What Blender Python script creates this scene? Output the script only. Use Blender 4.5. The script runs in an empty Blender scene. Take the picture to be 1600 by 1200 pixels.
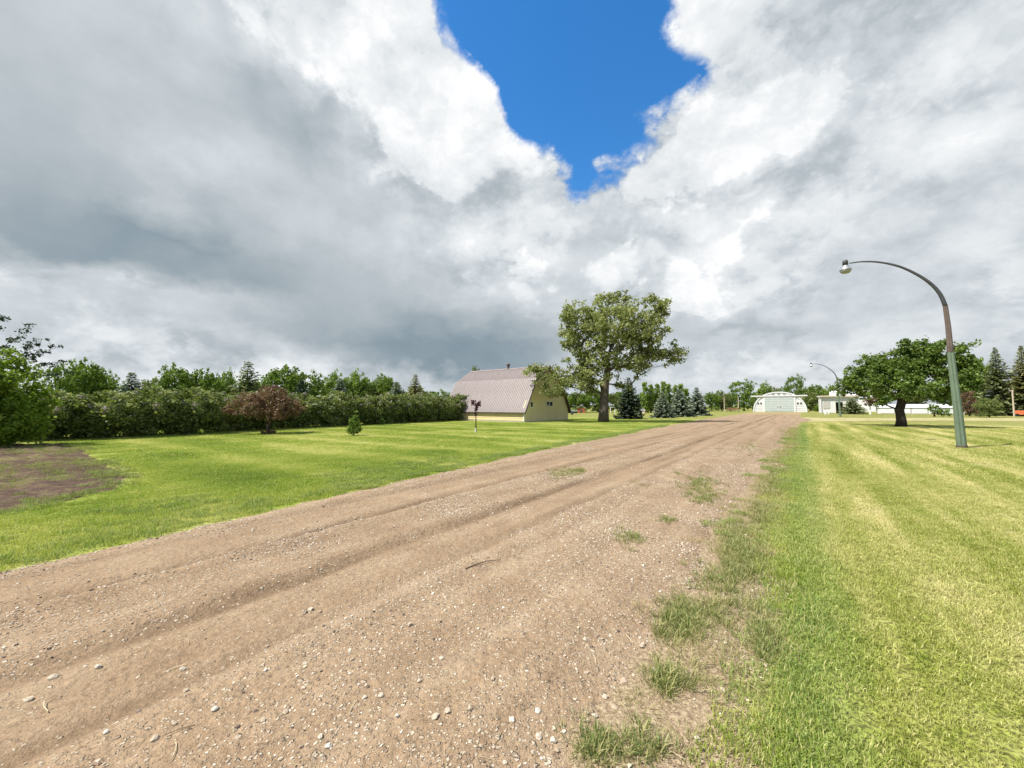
import bpy, bmesh, math, random
import numpy as np
from mathutils import Vector, Matrix, noise as mnoise

SC = bpy.context.scene
COL = SC.collection
R = math.radians

# ------------------------------------------------------------------ camera
CAM_H = 1.7
PITCH = math.atan(34 / 600)
cam_d = bpy.data.cameras.new('camera')
cam_d.sensor_width = 36.0
cam_d.lens = 13.5
cam_d.clip_start = 0.05
cam_d.clip_end = 6000
cam = bpy.data.objects.new('camera', cam_d)
cam.location = (0, 0, CAM_H)
cam.rotation_euler = (math.pi / 2 + PITCH, 0, 0)
COL.objects.link(cam)
SC.camera = cam
SC.view_settings.view_transform = 'Standard'
SC.view_settings.look = 'None'
SC.view_settings.gamma = 1
SC.view_settings.exposure = 0.8
SC.render.film_transparent = False
SC.cycles.use_denoising = True
SC.cycles.max_bounces = 6
SC.cycles.diffuse_bounces = 3
SC.cycles.transparent_max_bounces = 8


def ray(px, py):
    """direction (world) through a pixel of the 1600x1200 photograph"""
    x = (px - 800) / 600
    u = (600 - py) / 600
    c, s = math.cos(PITCH), math.sin(PITCH)
    return Vector((x, c - u * s, s + u * c))


def gp(px, py):
    """point on the level ground seen at a pixel"""
    d = ray(px, py)
    t = -CAM_H / d.z
    return Vector((d.x * t, d.y * t, 0))


def ap(px, py, depth):
    """point at a pixel, at a given distance along +Y"""
    d = ray(px, py)
    t = depth / d.y
    return Vector((d.x * t, depth, CAM_H + d.z * t))


# ------------------------------------------------------------------ sun and sky
SUN_AZ, SUN_EL = R(-108), R(55)          # azimuth clockwise from +Y
sd = Vector((math.sin(SUN_AZ) * math.cos(SUN_EL), math.cos(SUN_AZ) * math.cos(SUN_EL), math.sin(SUN_EL)))
sun_d = bpy.data.lights.new('sun', 'SUN')
sun_d.energy = 4.4
sun_d.angle = R(1.2)
sun_d.color = (1.0, 0.955, 0.88)
sun = bpy.data.objects.new('sun', sun_d)
sun.rotation_euler = sd.to_track_quat('Z', 'Y').to_euler()
sun.location = (0, 0, 60)
COL.objects.link(sun)

world = bpy.data.worlds.new('World')
SC.world = world
world.use_nodes = True
WT = world.node_tree
WT.nodes.clear()


class E:
    """tiny expression builder for shader node trees"""
    tree = None

    def __init__(s, sock):
        s.s = sock

    @staticmethod
    def _set(inp, v):
        if isinstance(v, E):
            E.tree.links.new(v.s, inp)
        else:
            inp.default_value = v

    @staticmethod
    def m(op, a, b=None, c=None, clamp=False):
        n = E.tree.nodes.new('ShaderNodeMath')
        n.operation = op
        n.use_clamp = clamp
        E._set(n.inputs[0], a)
        if b is not None:
            E._set(n.inputs[1], b)
        if c is not None:
            E._set(n.inputs[2], c)
        return E(n.outputs[0])

    @staticmethod
    def v(op, a, b=None, scale=None):
        n = E.tree.nodes.new('ShaderNodeVectorMath')
        n.operation = op
        E._set(n.inputs[0], a)
        if b is not None:
            E._set(n.inputs[1], b)
        if scale is not None:
            E._set(n.inputs['Scale'], scale)
        return E(n.outputs['Value'] if op in ('DOT_PRODUCT', 'LENGTH', 'DISTANCE') else n.outputs[0])

    def __add__(a, b): return E.m('ADD', a, b)
    def __radd__(a, b): return E.m('ADD', b, a)
    def __sub__(a, b): return E.m('SUBTRACT', a, b)
    def __rsub__(a, b): return E.m('SUBTRACT', b, a)
    def __mul__(a, b): return E.m('MULTIPLY', a, b)
    def __rmul__(a, b): return E.m('MULTIPLY', b, a)
    def __truediv__(a, b): return E.m('DIVIDE', a, b)

    @staticmethod
    def xyz(v):
        n = E.tree.nodes.new('ShaderNodeSeparateXYZ')
        E._set(n.inputs[0], v)
        return [E(o) for o in n.outputs]

    @staticmethod
    def comb(x, y, z):
        n = E.tree.nodes.new('ShaderNodeCombineXYZ')
        for i, q in enumerate((x, y, z)):
            E._set(n.inputs[i], q)
        return E(n.outputs[0])

    @staticmethod
    def noise(vec, scale, detail=4, rough=0.55, color=False, lac=2.0, dist=0.0):
        n = E.tree.nodes.new('ShaderNodeTexNoise')
        E._set(n.inputs['Vector'], vec)
        n.inputs['Scale'].default_value = scale
        n.inputs['Detail'].default_value = detail
        n.inputs['Roughness'].default_value = rough
        n.inputs['Lacunarity'].default_value = lac
        n.inputs['Distortion'].default_value = dist
        return E(n.outputs['Color' if color else 'Fac'])

    @staticmethod
    def voronoi(vec, scale, feature='F1', detail=0, rough=0.5, smooth=0.5, out='Distance'):
        n = E.tree.nodes.new('ShaderNodeTexVoronoi')
        n.feature = feature
        E._set(n.inputs['Vector'], vec)
        n.inputs['Scale'].default_value = scale
        if 'Detail' in n.inputs:
            n.inputs['Detail'].default_value = detail
            n.inputs['Roughness'].default_value = rough
        if feature == 'SMOOTH_F1':
            n.inputs['Smoothness'].default_value = smooth
        return E(n.outputs[out])

    @staticmethod
    def sstep(x, lo, hi):
        n = E.tree.nodes.new('ShaderNodeMapRange')
        n.interpolation_type = 'SMOOTHSTEP'
        E._set(n.inputs[0], x)
        n.inputs[1].default_value = lo
        n.inputs[2].default_value = hi
        return E(n.outputs[0])

    @staticmethod
    def lin(x, lo, hi, a=0.0, b=1.0, clamp=True):
        n = E.tree.nodes.new('ShaderNodeMapRange')
        n.clamp = clamp
        E._set(n.inputs[0], x)
        for i, q in enumerate((lo, hi, a, b)):
            n.inputs[i + 1].default_value = q
        return E(n.outputs[0])

    @staticmethod
    def ramp(x, stops, interp='LINEAR'):
        n = E.tree.nodes.new('ShaderNodeValToRGB')
        E._set(n.inputs[0], x)
        cr = n.color_ramp
        cr.interpolation = interp
        while len(cr.elements) < len(stops):
            cr.elements.new(0.5)
        for e, (p, c) in zip(cr.elements, stops):
            e.position = p
            e.color = (*c, 1)
        return E(n.outputs[0])

    @staticmethod
    def mix(f, a, b, mode='MIX'):
        n = E.tree.nodes.new('ShaderNodeMix')
        n.data_type = 'RGBA'
        n.blend_type = mode
        E._set(n.inputs[0], f)
        for i, q in ((6, a), (7, b)):
            E._set(n.inputs[i], q if isinstance(q, E) else (*q, 1))
        return E(n.outputs[2])


def build_sky():
    E.tree = WT
    nd = WT.nodes
    tc = nd.new('ShaderNodeTexCoord')
    d = E.v('NORMALIZE', E(tc.outputs['Generated']))
    x, y, z = E.xyz(d)
    az = E.m('ARCTAN2', x, y)
    el = E.m('ARCSINE', z)
    # cloud noise lives on the dome, a little flattened towards the horizon
    q = E.comb(x * 1.25, y * 1.25, E.m('POWER', E.m('MAXIMUM', z, 0.0), 0.85) * 1.75)

    # what the sky looks like in each direction: mean cloud brightness on a coarse chart (azimuth x elevation)
    rows = [  # picture rows every 40 px, columns every 100 px
        (.70, .70, .72, .76, .82, .86, .93, .95, .95, .95, .95, .88, .85, .84, .82, .78, .78),
        (.69, .70, .71, .74, .92, .82, .94, .95, .95, .95, .95, .86, .86, .84, .82, .80, .78),
        (.69, .70, .70, .73, .80, .94, .93, .95, .95, .95, .95, .88, .86, .84, .83, .81, .79),
        (.68, .68, .69, .71, .66, .95, .92, .95, .95, .95, .92, .86, .85, .87, .85, .82, .80),
        (.66, .67, .69, .71, .65, .70, .95, .94, .96, .95, .90, .88, .86, .87, .84, .82, .80),
        (.64, .66, .70, .71, .67, .61, .94, .92, .96, .92, .88, .88, .88, .87, .84, .82, .80),
        (.62, .65, .70, .72, .71, .64, .86, .90, .93, .90, .88, .89, .88, .84, .82, .79, .78),
        (.60, .62, .73, .74, .73, .71, .84, .89, .88, .87, .89, .90, .92, .83, .80, .77, .76),
        (.57, .57, .73, .74, .73, .72, .79, .85, .87, .84, .86, .89, .95, .83, .79, .77, .76),
        (.55, .55, .57, .58, .71, .70, .75, .82, .92, .80, .84, .88, .92, .79, .76, .75, .73),
        (.74, .62, .54, .52, .64, .66, .70, .77, .94, .79, .86, .99, .87, .77, .75, .75, .78),
        (.87, .82, .74, .64, .61, .64, .68, .74, .86, .77, .84, .98, .87, .75, .73, .76, .81),
        (.77, .82, .82, .80, .77, .65, .65, .67, .74, .78, .81, .92, .80, .72, .72, .77, .84),
        (.74, .84, .83, .80, .70, .58, .54, .55, .60, .74, .72, .68, .64, .68, .80, .74, .76),
        (.77, .86, .88, .85, .80, .70, .50, .42, .48, .72, .79, .83, .85, .85, .80, .75, .74),
        (.83, .87, .89, .90, .90, .88, .84, .74, .64, .74, .78, .80, .85, .86, .80, .78, .76)]
    T = 0.836 + (np.array(rows) - 0.77) * 1.15
    T[:, 11:] += 0.015

    def topx(a, e):
        dx, dy, dz = math.sin(a) * math.cos(e), math.cos(a) * math.cos(e), math.sin(e)
        c, s = math.cos(PITCH), math.sin(PITCH)
        f = dy * c + dz * s
        return 800 + 600 * dx / f, 600 - 600 * (dz * c - dy * s) / f

    def tone(px, py):
        fx = min(max(px / 100, 0), 15.999)
        fy = min(max(py / 40, 0), 14.999)
        i, j = int(fx), int(fy)
        a, b = fx - i, fy - j
        v = (T[j, i] * (1 - a) + T[j, i + 1] * a) * (1 - b) + (T[j + 1, i] * (1 - a) + T[j + 1, i + 1] * a) * b
        out = max(0 - px, px - 1600, 0 - py, 0) / 250
        k = math.exp(-out)
        return v * k + 0.74 * (1 - k)

    GAP = [(686, -120), (690, 0), (705, 40), (735, 85), (772, 112), (788, 160), (806, 205), (850, 225), (885, 258), (905, 285), (925, 262), (962, 262),
           (1005, 215), (996, 175), (1040, 168), (1105, 140), (1108, 105), (1080, 80), (1040, 60), (1034, 0), (1034, -120)]

    # outlines of the sunlit towers and shelves: inside them the cloud face is bright
    TOWERS = [[(330, -80), (338, 40), (352, 88), (372, 70), (420, 108), (452, 132), (492, 138), (520, 162), (566, 192), (572, 228), (545, 262), (560, 300), (600, 325), (640, 318),
               (690, 345), (740, 330), (800, 300), (860, 300), (905, 290), (800, 100), (690, -80)],
              [(770, 385), (790, 358), (825, 360), (835, 395), (850, 420), (870, 450), (880, 480), (870, 520), (800, 500), (775, 440)],
              [(885, 440), (900, 410), (940, 390), (965, 350), (1000, 345), (1015, 380), (1010, 430), (1000, 470), (940, 480), (890, 470)],
              [(1010, 430), (1025, 395), (1060, 380), (1100, 385), (1120, 405), (1160, 445), (1195, 470), (1205, 490), (1160, 510), (1080, 515), (1030, 500)],
              [(1115, 380), (1130, 340), (1170, 305), (1180, 285), (1230, 275), (1250, 300), (1230, 360), (1190, 420), (1160, 435), (1125, 405)],
              [(1000, 215), (1040, 180), (1110, 140), (1200, 110), (1280, 60), (1380, 90), (1330, 160), (1300, 230), (1250, 270), (1180, 280), (1100, 340), (1020, 340), (950, 350), (910, 300)],
              [(-100, 385), (0, 388), (80, 402), (200, 412), (300, 440), (420, 455), (300, 480), (100, 470), (-100, 470)],
              [(185, 300), (200, 290), (235, 330), (262, 345), (240, 360), (205, 340)], [(325, 350), (345, 345), (370, 380), (345, 400)]]

    def signed(px, py, poly):
        ins, best = False, 1e9
        for (x0, y0), (x1, y1) in zip(poly, poly[1:] + poly[:1]):
            if (y0 > py) != (y1 > py) and px < (x1 - x0) * (py - y0) / (y1 - y0) + x0:
                ins = not ins
            t = max(0, min(1, ((px - x0) * (x1 - x0) + (py - y0) * (y1 - y0)) / ((x1 - x0) ** 2 + (y1 - y0) ** 2 + 1e-9)))
            best = min(best, math.hypot(px - x0 - t * (x1 - x0), py - y0 - t * (y1 - y0)))
        return best if ins else -best

    def towers(px, py):
        return 0.5 + 0.5 * max(-1, min(1, max(signed(px, py, q_) for q_ in TOWERS) / 70))

    def gapdist(px, py):
        inside, best = False, 1e9
        for (x0, y0), (x1, y1) in zip(GAP, GAP[1:] + GAP[:1]):
            if (y0 > py) != (y1 > py) and px < (x1 - x0) * (py - y0) / (y1 - y0) + x0:
                inside = not inside
            t = max(0, min(1, ((px - x0) * (x1 - x0) + (py - y0) * (y1 - y0)) / ((x1 - x0) ** 2 + (y1 - y0) ** 2 + 1e-9)))
            best = min(best, math.hypot(px - x0 - t * (x1 - x0), py - y0 - t * (y1 - y0)))
        best = min(best, 5.0 * math.hypot(px - 652, py - 202) ) if not inside else best
        v = best if inside else -best
        if math.hypot(px - 652, py - 202) < 12:
            v = 2
        return 0.5 + 0.5 * max(-1, min(1, v / 90))

    def chart(fn, a0, a1, e0, e1, nrow, vec):
        """lookup of fn over azimuth x elevation: colour ramps along azimuth, three rows packed in each, blended along elevation"""
        vx, vy, _ = E.xyz(vec)
        ta = E.lin(vx, R(a0), R(a1))
        te = E.lin(vy, R(e0), R(e1), 0, nrow - 1)
        t3 = E.comb(te, te, te)
        acc = None
        for j in range(0, nrow, 3):
            st = []
            for i in range(32):
                a = R(a0 + (a1 - a0) * i / 31)
                st.append((i / 31, tuple(fn(*topx(a, R(e0 + (e1 - e0) * (j + k) / (nrow - 1)))) if j + k < nrow else 0 for k in range(3))))
            rp = E.ramp(ta, st)
            w = E.v('SUBTRACT', (1, 1, 1), E.v('ABSOLUTE', E.v('SUBTRACT', t3, (j, j + 1, j + 2))))
            w = E.v('MAXIMUM', w, (0, 0, 0))
            g = E.v('DOT_PRODUCT', w, rp)
            acc = g if acc is None else acc + g
        return acc

    base = E.comb(az, el, 0.0)
    w1 = E.v('SUBTRACT', E.noise(q, 2.4, 2, 0.5, color=True), (0.5, 0.5, 0.5))
    w2 = E.v('SUBTRACT', E.noise(q, 6.0, 6, 0.60, color=True), (0.5, 0.5, 0.5))
    p = E.v('ADD', base, E.v('MULTIPLY', w1, (0.16, 0.10, 0)))
    p = E.v('ADD', p, E.v('MULTIPLY', w2, (0.22, 0.16, 0)))
    mid = chart(tone, -57, 57, 0, 51, 18, p)
    behind = E.sstep(E.m('ABSOLUTE', az), 1.0, 1.4)
    n1 = E.noise(q, 3.6, 7, 0.58)
    # outside the frame: broken cloud of the same mean tone
    other = E.lin(E.noise(q, 1.3, 3, 0.55), 0.3, 0.7, 0.60, 0.92)
    tonev = mid * (1.0 - behind) + other * behind

    # relief: billows lit from the sun's side
    n2 = E.noise(E.v('ADD', q, (sd.x * 0.05, sd.y * 0.05, sd.z * 0.09)), 3.6, 7, 0.58)
    rel = n1 - n2
    puff = 0.42 - E.voronoi(E.v('ADD', q, E.v('SCALE', w2, scale=0.30)), 5.5, 'F1', 3, 0.55)
    edge = (chart(towers, -57, 57, 4, 52, 24, E.v('ADD', base, E.v('MULTIPLY', w2, (0.10, 0.08, 0)))) - 0.5) * 2.0 * (1.0 - behind) - behind
    eg = edge + puff * 0.55 + (n1 - 0.5) * 0.7
    lit = E.sstep(eg, -0.13, 0.13)
    near = 1.0 - E.m('MINIMUM', E.m('ABSOLUTE', edge), 1.0)
    tonev = tonev + near * (lit * 0.125 - 0.06)
    soft = E.sstep(tonev, 0.74, 0.93)
    b = tonev + rel * (0.07 + soft * 0.36) + puff * (soft * 0.15 + 0.01) + (n1 - 0.5) * 0.09

    # the clear gaps
    p2 = E.v('ADD', base, E.v('MULTIPLY', w1, (0.04, 0.03, 0)))
    p2 = E.v('ADD', p2, E.v('MULTIPLY', w2, (0.12, 0.11, 0)))
    gap = chart(gapdist, -22, 34, 24, 54, 15, p2)
    gap = gap + behind * E.lin(E.noise(q, 1.6, 3, 0.55), 0.45, 0.7, 0.0, 0.9)
    gap = gap + (0.5 - n1) * 0.42 - puff * 0.16
    clear = E.sstep(gap, 0.47, 0.62)

    cloud = E.ramp(b, [(0.0, (.14, .19, .235)), (0.42, (.15, .225, .28)), (0.54, (.25, .32, .37)), (0.64, (.37, .425, .465)), (0.72, (.465, .515, .55)),
                       (0.78, (.60, .645, .68)), (0.84, (.73, .765, .79)), (0.92, (.85, .87, .885)), (1.0, (.985, .99, 1.0))])
    cloud = E.v('SCALE', cloud, scale=6.1)

    sky = nd.new('ShaderNodeTexSky')
    sky.sky_type = 'NISHITA'
    sky.sun_disc = False
    sky.sun_elevation = SUN_EL
    sky.sun_rotation = SUN_AZ
    sky.altitude = 500
    sky.air_density = 1.0
    sky.dust_density = 0.2
    sky.ozone_density = 1.6
    hs = nd.new('ShaderNodeHueSaturation')
    hs.inputs['Saturation'].default_value = 1.35
    hs.inputs['Value'].default_value = 1.35
    WT.links.new(sky.outputs[0], hs.inputs['Color'])
    out = E.mix(clear, cloud, E(hs.outputs[0]))
    bg = nd.new('ShaderNodeBackground')
    bg.inputs['Strength'].default_value = 0.10
    E._set(bg.inputs['Color'], out)
    wo = nd.new('ShaderNodeOutputWorld')
    WT.links.new(bg.outputs[0], wo.inputs[0])
    world.cycles.sampling_method = 'MANUAL'
    world.cycles.sample_map_resolution = 512


build_sky()


# ------------------------------------------------------------------ mesh and material helpers
rng = np.random.default_rng(7)
MATS = {}


def new_mat(name):
    m = bpy.data.materials.new(name)
    m.use_nodes = True
    m.node_tree.nodes.clear()
    E.tree = m.node_tree
    MATS[name] = m
    return m


def finish(m, shader, bump=None, disp=None):
    nt = m.node_tree
    o = nt.nodes.new('ShaderNodeOutputMaterial')
    nt.links.new(shader, o.inputs['Surface'])


def pos():
    n = E.tree.nodes.new('ShaderNodeNewGeometry')
    return E(n.outputs['Position'])


def objpos():
    n = E.tree.nodes.new('ShaderNodeTexCoord')
    return E(n.outputs['Object'])


def attr(name, kind='GEOMETRY'):
    n = E.tree.nodes.new('ShaderNodeAttribute')
    n.attribute_name = name
    n.attribute_type = kind
    return E(n.outputs['Fac'])


def principled(color, rough=0.8, metal=0.0, bump=None, bstr=0.3, bdist=0.02, spec=0.3):
    n = E.tree.nodes.new('ShaderNodeBsdfPrincipled')
    E._set(n.inputs['Base Color'], color if isinstance(color, E) else (*color, 1))
    E._set(n.inputs['Roughness'], rough)
    E._set(n.inputs['Metallic'], metal)
    n.inputs['Specular IOR Level'].default_value = spec
    if bump is not None:
        b = E.tree.nodes.new('ShaderNodeBump')
        b.inputs['Strength'].default_value = bstr
        b.inputs['Distance'].default_value = bdist
        E._set(b.inputs['Height'], bump)
        E.tree.links.new(b.outputs[0], n.inputs['Normal'])
    return n.outputs[0]


def plain(name, color, rough=0.7, metal=0.0, var=0.18, scale=3.0, bstr=0.0, spec=0.3, stain=None, stain_amt=0.4):
    """painted / weathered surface: colour with large and small blotches"""
    m = new_mat(name)
    P = objpos()
    n = E.noise(P, scale, 5, 0.6)
    n2 = E.noise(P, scale * 9, 3, 0.6)
    f = E.lin(n * 0.7 + n2 * 0.3, 0.3, 0.7, 1 - var, 1 + var, clamp=False)
    c = E.v('SCALE', E.comb(*color), scale=f)
    if stain:
        k = E.sstep(E.noise(E.v('MULTIPLY', P, (1, 1, 0.35)), scale * 1.7, 6, 0.65), 0.52, 0.68) * stain_amt
        c = E.mix(k, c, stain)
    finish(m, principled(c, rough, metal, bump=n2 if bstr else None, bstr=bstr, bdist=0.01, spec=spec))
    return m


def mesh_np(name, V, F, mat=None, smooth=False, attrs=None):
    """V (n,3), F (m,k) index array -> mesh"""
    V = np.asarray(V, dtype=np.float32)
    F = np.asarray(F, dtype=np.int32)
    me = bpy.data.meshes.new(name)
    me.vertices.add(len(V))
    me.vertices.foreach_set('co', V.ravel())
    k = F.shape[1]
    me.loops.add(F.size)
    me.loops.foreach_set('vertex_index', F.ravel())
    me.polygons.add(len(F))
    me.polygons.foreach_set('loop_start', np.arange(len(F), dtype=np.int32) * k)
    me.polygons.foreach_set('loop_total', np.full(len(F), k, dtype=np.int32))
    me.polygons.foreach_set('use_smooth', np.full(len(F), bool(smooth)))
    for an, (dom, arr) in (attrs or {}).items():
        a = me.attributes.new(an, 'FLOAT', dom)
        a.data.foreach_set('value', np.asarray(arr, dtype=np.float32).ravel())
    me.update(calc_edges=True)
    if mat:
        me.materials.append(mat)
    return me


def link(name, me, parent=None, loc=None):
    o = bpy.data.objects.new(name, me)
    COL.objects.link(o)
    if parent:
        o.parent = parent
    if loc is not None:
        o.location = loc
    return o


def tag(o, label=None, cat=None, group=None, kind=None):
    for k, v in (('label', label), ('category', cat), ('group', group), ('kind', kind)):
        if v:
            o[k] = v
    return o


def empty(name, loc, rz=0.0, scale=1.0):
    o = bpy.data.objects.new(name, None)
    o.empty_display_size = 0.3
    o.location = loc
    o.rotation_euler = (0, 0, rz)
    o.scale = (scale,) * 3
    COL.objects.link(o)
    return o


class MB:
    """collects boxes, tubes, lathes and prisms, then becomes ONE mesh object"""

    def __init__(s):
        s.v, s.f = [], []

    def add(s, V, F):
        n = len(s.v)
        s.v += [tuple(p) for p in V]
        s.f += [tuple(i + n for i in q) for q in F]
        return s

    def box(s, lo, hi, M=None):
        (a, b, c), (d, e, f) = lo, hi
        V = [Vector(p) for p in ((a, b, c), (d, b, c), (d, e, c), (a, e, c), (a, b, f), (d, b, f), (d, e, f), (a, e, f))]
        if M is not None:
            V = [M @ p for p in V]
        return s.add(V, [(0, 3, 2, 1), (4, 5, 6, 7), (0, 1, 5, 4), (1, 2, 6, 5), (2, 3, 7, 6), (3, 0, 4, 7)])

    def tube(s, path, rad, sides=8, caps=True, twist=0.0):
        path = [Vector(p) for p in path]
        n = len(s.v)
        up = Vector((0, 0, 1))
        prev = None
        for i, p in enumerate(path):
            t = (path[min(i + 1, len(path) - 1)] - path[max(i - 1, 0)]).normalized()
            if prev is None:
                a = t.cross(up if abs(t.z) < 0.9 else Vector((1, 0, 0))).normalized()
            else:
                a = (prev - t * prev.dot(t)).normalized()
            prev = a
            b = t.cross(a)
            r = rad[i] if hasattr(rad, '__len__') else rad
            for k in range(sides):
                w = 2 * math.pi * k / sides + twist
                s.v.append(tuple(p + (a * math.cos(w) + b * math.sin(w)) * r))
        for i in range(len(path) - 1):
            for k in range(sides):
                k2 = (k + 1) % sides
                s.f.append((n + i * sides + k, n + i * sides + k2, n + (i + 1) * sides + k2, n + (i + 1) * sides + k))
        if caps:
            s.f.append(tuple(n + k for k in reversed(range(sides))))
            m = n + (len(path) - 1) * sides
            s.f.append(tuple(m + k for k in range(sides)))
        return s

    def lathe(s, prof, c=(0, 0, 0), sides=16):
        return s.tube([(c[0], c[1], c[2] + z) for r, z in prof], [max(r, 1e-3) for r, z in prof], sides) if all(
            prof[i + 1][1] > prof[i][1] for i in range(len(prof) - 1)) else s._lathe(prof, c, sides)

    def _lathe(s, prof, c, sides):
        n = len(s.v)
        for r, z in prof:
            for k in range(sides):
                w = 2 * math.pi * k / sides
                s.v.append((c[0] + r * math.cos(w), c[1] + r * math.sin(w), c[2] + z))
        for i in range(len(prof) - 1):
            for k in range(sides):
                k2 = (k + 1) % sides
                s.f.append((n + i * sides + k, n + i * sides + k2, n + (i + 1) * sides + k2, n + (i + 1) * sides + k))
        return s

    def prism(s, outline, lo, hi, M=None):
        """outline in x,z; extruded along y from lo to hi"""
        k = len(outline)
        V = [Vector((x, lo, z)) for x, z in outline] + [Vector((x, hi, z)) for x, z in outline]
        if M is not None:
            V = [M @ p for p in V]
        F = [tuple(range(k)), tuple(reversed(range(k, 2 * k)))]
        F += [(i, i + k, (i + 1) % k + k, (i + 1) % k) for i in range(k)]
        return s.add(V, F)

    def mesh(s, name, mat, smooth=False):
        me = bpy.data.meshes.new(name)
        me.from_pydata(s.v, [], s.f)
        bm = bmesh.new()
        bm.from_mesh(me)
        bmesh.ops.recalc_face_normals(bm, faces=bm.faces)
        bm.to_mesh(me)
        bm.free()
        me.materials.append(mat)
        if smooth:
            me.polygons.foreach_set('use_smooth', [True] * len(me.polygons))
        return me

    def build(s, name, mat, parent=None, smooth=False, loc=None):
        return link(name, s.mesh(name, mat, smooth), parent, loc)


def instancer(name, pts, rotz, scale, idx, sources, tilt=None):
    """one object whose vertices carry copies of the source meshes (grass, gravel)"""
    pts = np.asarray(pts, dtype=np.float32)
    me = bpy.data.meshes.new(name)
    me.vertices.add(len(pts))
    me.vertices.foreach_set('co', pts.ravel())
    rot = np.zeros((len(pts), 3), dtype=np.float32)
    rot[:, 2] = rotz
    if tilt is not None:
        rot[:, :2] = tilt
    a = me.attributes.new('rot', 'FLOAT_VECTOR', 'POINT')
    a.data.foreach_set('vector', rot.ravel())
    scale = np.asarray(scale, dtype=np.float32)
    if scale.ndim == 1:
        scale = np.repeat(scale[:, None], 3, 1)
    a = me.attributes.new('size', 'FLOAT_VECTOR', 'POINT')
    a.data.foreach_set('vector', scale.ravel())
    a = me.attributes.new('pick', 'INT', 'POINT')
    a.data.foreach_set('value', np.asarray(idx, dtype=np.int32))
    o = link(name, me)
    g = bpy.data.node_groups.new(name, 'GeometryNodeTree')
    g.interface.new_socket('Geometry', in_out='INPUT', socket_type='NodeSocketGeometry')
    g.interface.new_socket('Geometry', in_out='OUTPUT', socket_type='NodeSocketGeometry')
    N = g.nodes
    gi, go = N.new('NodeGroupInput'), N.new('NodeGroupOutput')
    iop = N.new('GeometryNodeInstanceOnPoints')
    g.links.new(gi.outputs[0], iop.inputs['Points'])
    join = N.new('GeometryNodeGeometryToInstance')
    for so in sources:
        oi = N.new('GeometryNodeObjectInfo')
        oi.inputs['Object'].default_value = so
        oi.inputs['As Instance'].default_value = False
        g.links.new(oi.outputs['Geometry'], join.inputs[0])
    g.links.new(join.outputs[0], iop.inputs['Instance'])
    iop.inputs['Pick Instance'].default_value = True

    def named(nm, dt):
        q = N.new('GeometryNodeInputNamedAttribute')
        q.data_type = dt
        q.inputs['Name'].default_value = nm
        return q.outputs['Attribute']
    g.links.new(named('pick', 'INT'), iop.inputs['Instance Index'])
    e2r = N.new('FunctionNodeEulerToRotation')
    g.links.new(named('rot', 'FLOAT_VECTOR'), e2r.inputs[0])
    g.links.new(e2r.outputs[0], iop.inputs['Rotation'])
    g.links.new(named('size', 'FLOAT_VECTOR'), iop.inputs['Scale'])
    g.links.new(iop.outputs[0], go.inputs[0])
    md = o.modifiers.new('scatter', 'NODES')
    md.node_group = g
    return o


def source(name, me):
    return bpy.data.objects.new(name, me)     # never linked: only its mesh is used


def vnoise(x, y, s, seed=0.0):
    """cheap value noise for numpy arrays, 0..1"""
    x = np.asarray(x) * s + seed * 17.3
    y = np.asarray(y) * s + seed * 9.1
    xi, yi = np.floor(x).astype(np.int64), np.floor(y).astype(np.int64)
    fx, fy = x - xi, y - yi
    fx, fy = fx * fx * (3 - 2 * fx), fy * fy * (3 - 2 * fy)

    def h(a, b):
        n = (a * 374761393 + b * 668265263 + int(seed * 1013)) & 0x7fffffff
        n = ((n ^ (n >> 13)) * 1274126177) & 0x7fffffff
        return ((n ^ (n >> 16)) & 0xffff) / 65535.0
    return (h(xi, yi) * (1 - fx) + h(xi + 1, yi) * fx) * (1 - fy) + (h(xi, yi + 1) * (1 - fx) + h(xi + 1, yi + 1) * fx) * fy


def fbm(x, y, s, seed=0.0, oct=4):
    t, a, w = 0, 0.5, 0
    for i in range(oct):
        t = t + a * vnoise(x, y, s * 2 ** i, seed + i)
        w += a
        a *= 0.5
    return t / w


# ------------------------------------------------------------------ ground layout: the driveway runs straight, s along it, n to its right
AX, AY = 0.602, 0.7985


def SN(x, y):
    return np.asarray(x) * AX + np.asarray(y) * AY, np.asarray(x) * AY - np.asarray(y) * AX


def XY(s, n):
    return np.asarray(s) * AX + np.asarray(n) * AY, np.asarray(s) * AY - np.asarray(n) * AX


LS = [-30, -14, 0, 5.8, 16, 26, 46, 72, 125, 127]
LN = [-6.2, -6.4, -6.7, -7.6, -8.3, -8.9, -9.9, -10.4, -10.6, -10.6]
RS = [-30, 0, 12, 30, 45, 52, 58, 64, 75, 125, 127]
RN = [-0.75, -0.78, -0.75, -0.7, -0.4, 0.4, 1.2, 0.6, -0.6, 0.4, 0.4]


def edges(s, wob=True):
    l, r = np.interp(s, LS, LN), np.interp(s, RS, RN)
    if wob:
        l = l + (fbm(s, s * 0, 0.5, 3) - .5) * 0.7 + (fbm(s, s * 0, 3.0, 4) - .5) * 0.28
        r = r + (fbm(s, s * 0, 0.6, 5) - .5) * 0.5 + (fbm(s, s * 0, 3.5, 6) - .5) * 0.26
    return l, r


def rut(n, c, w, d):
    return -d * np.exp(-((n - c) / w) ** 2)


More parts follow.
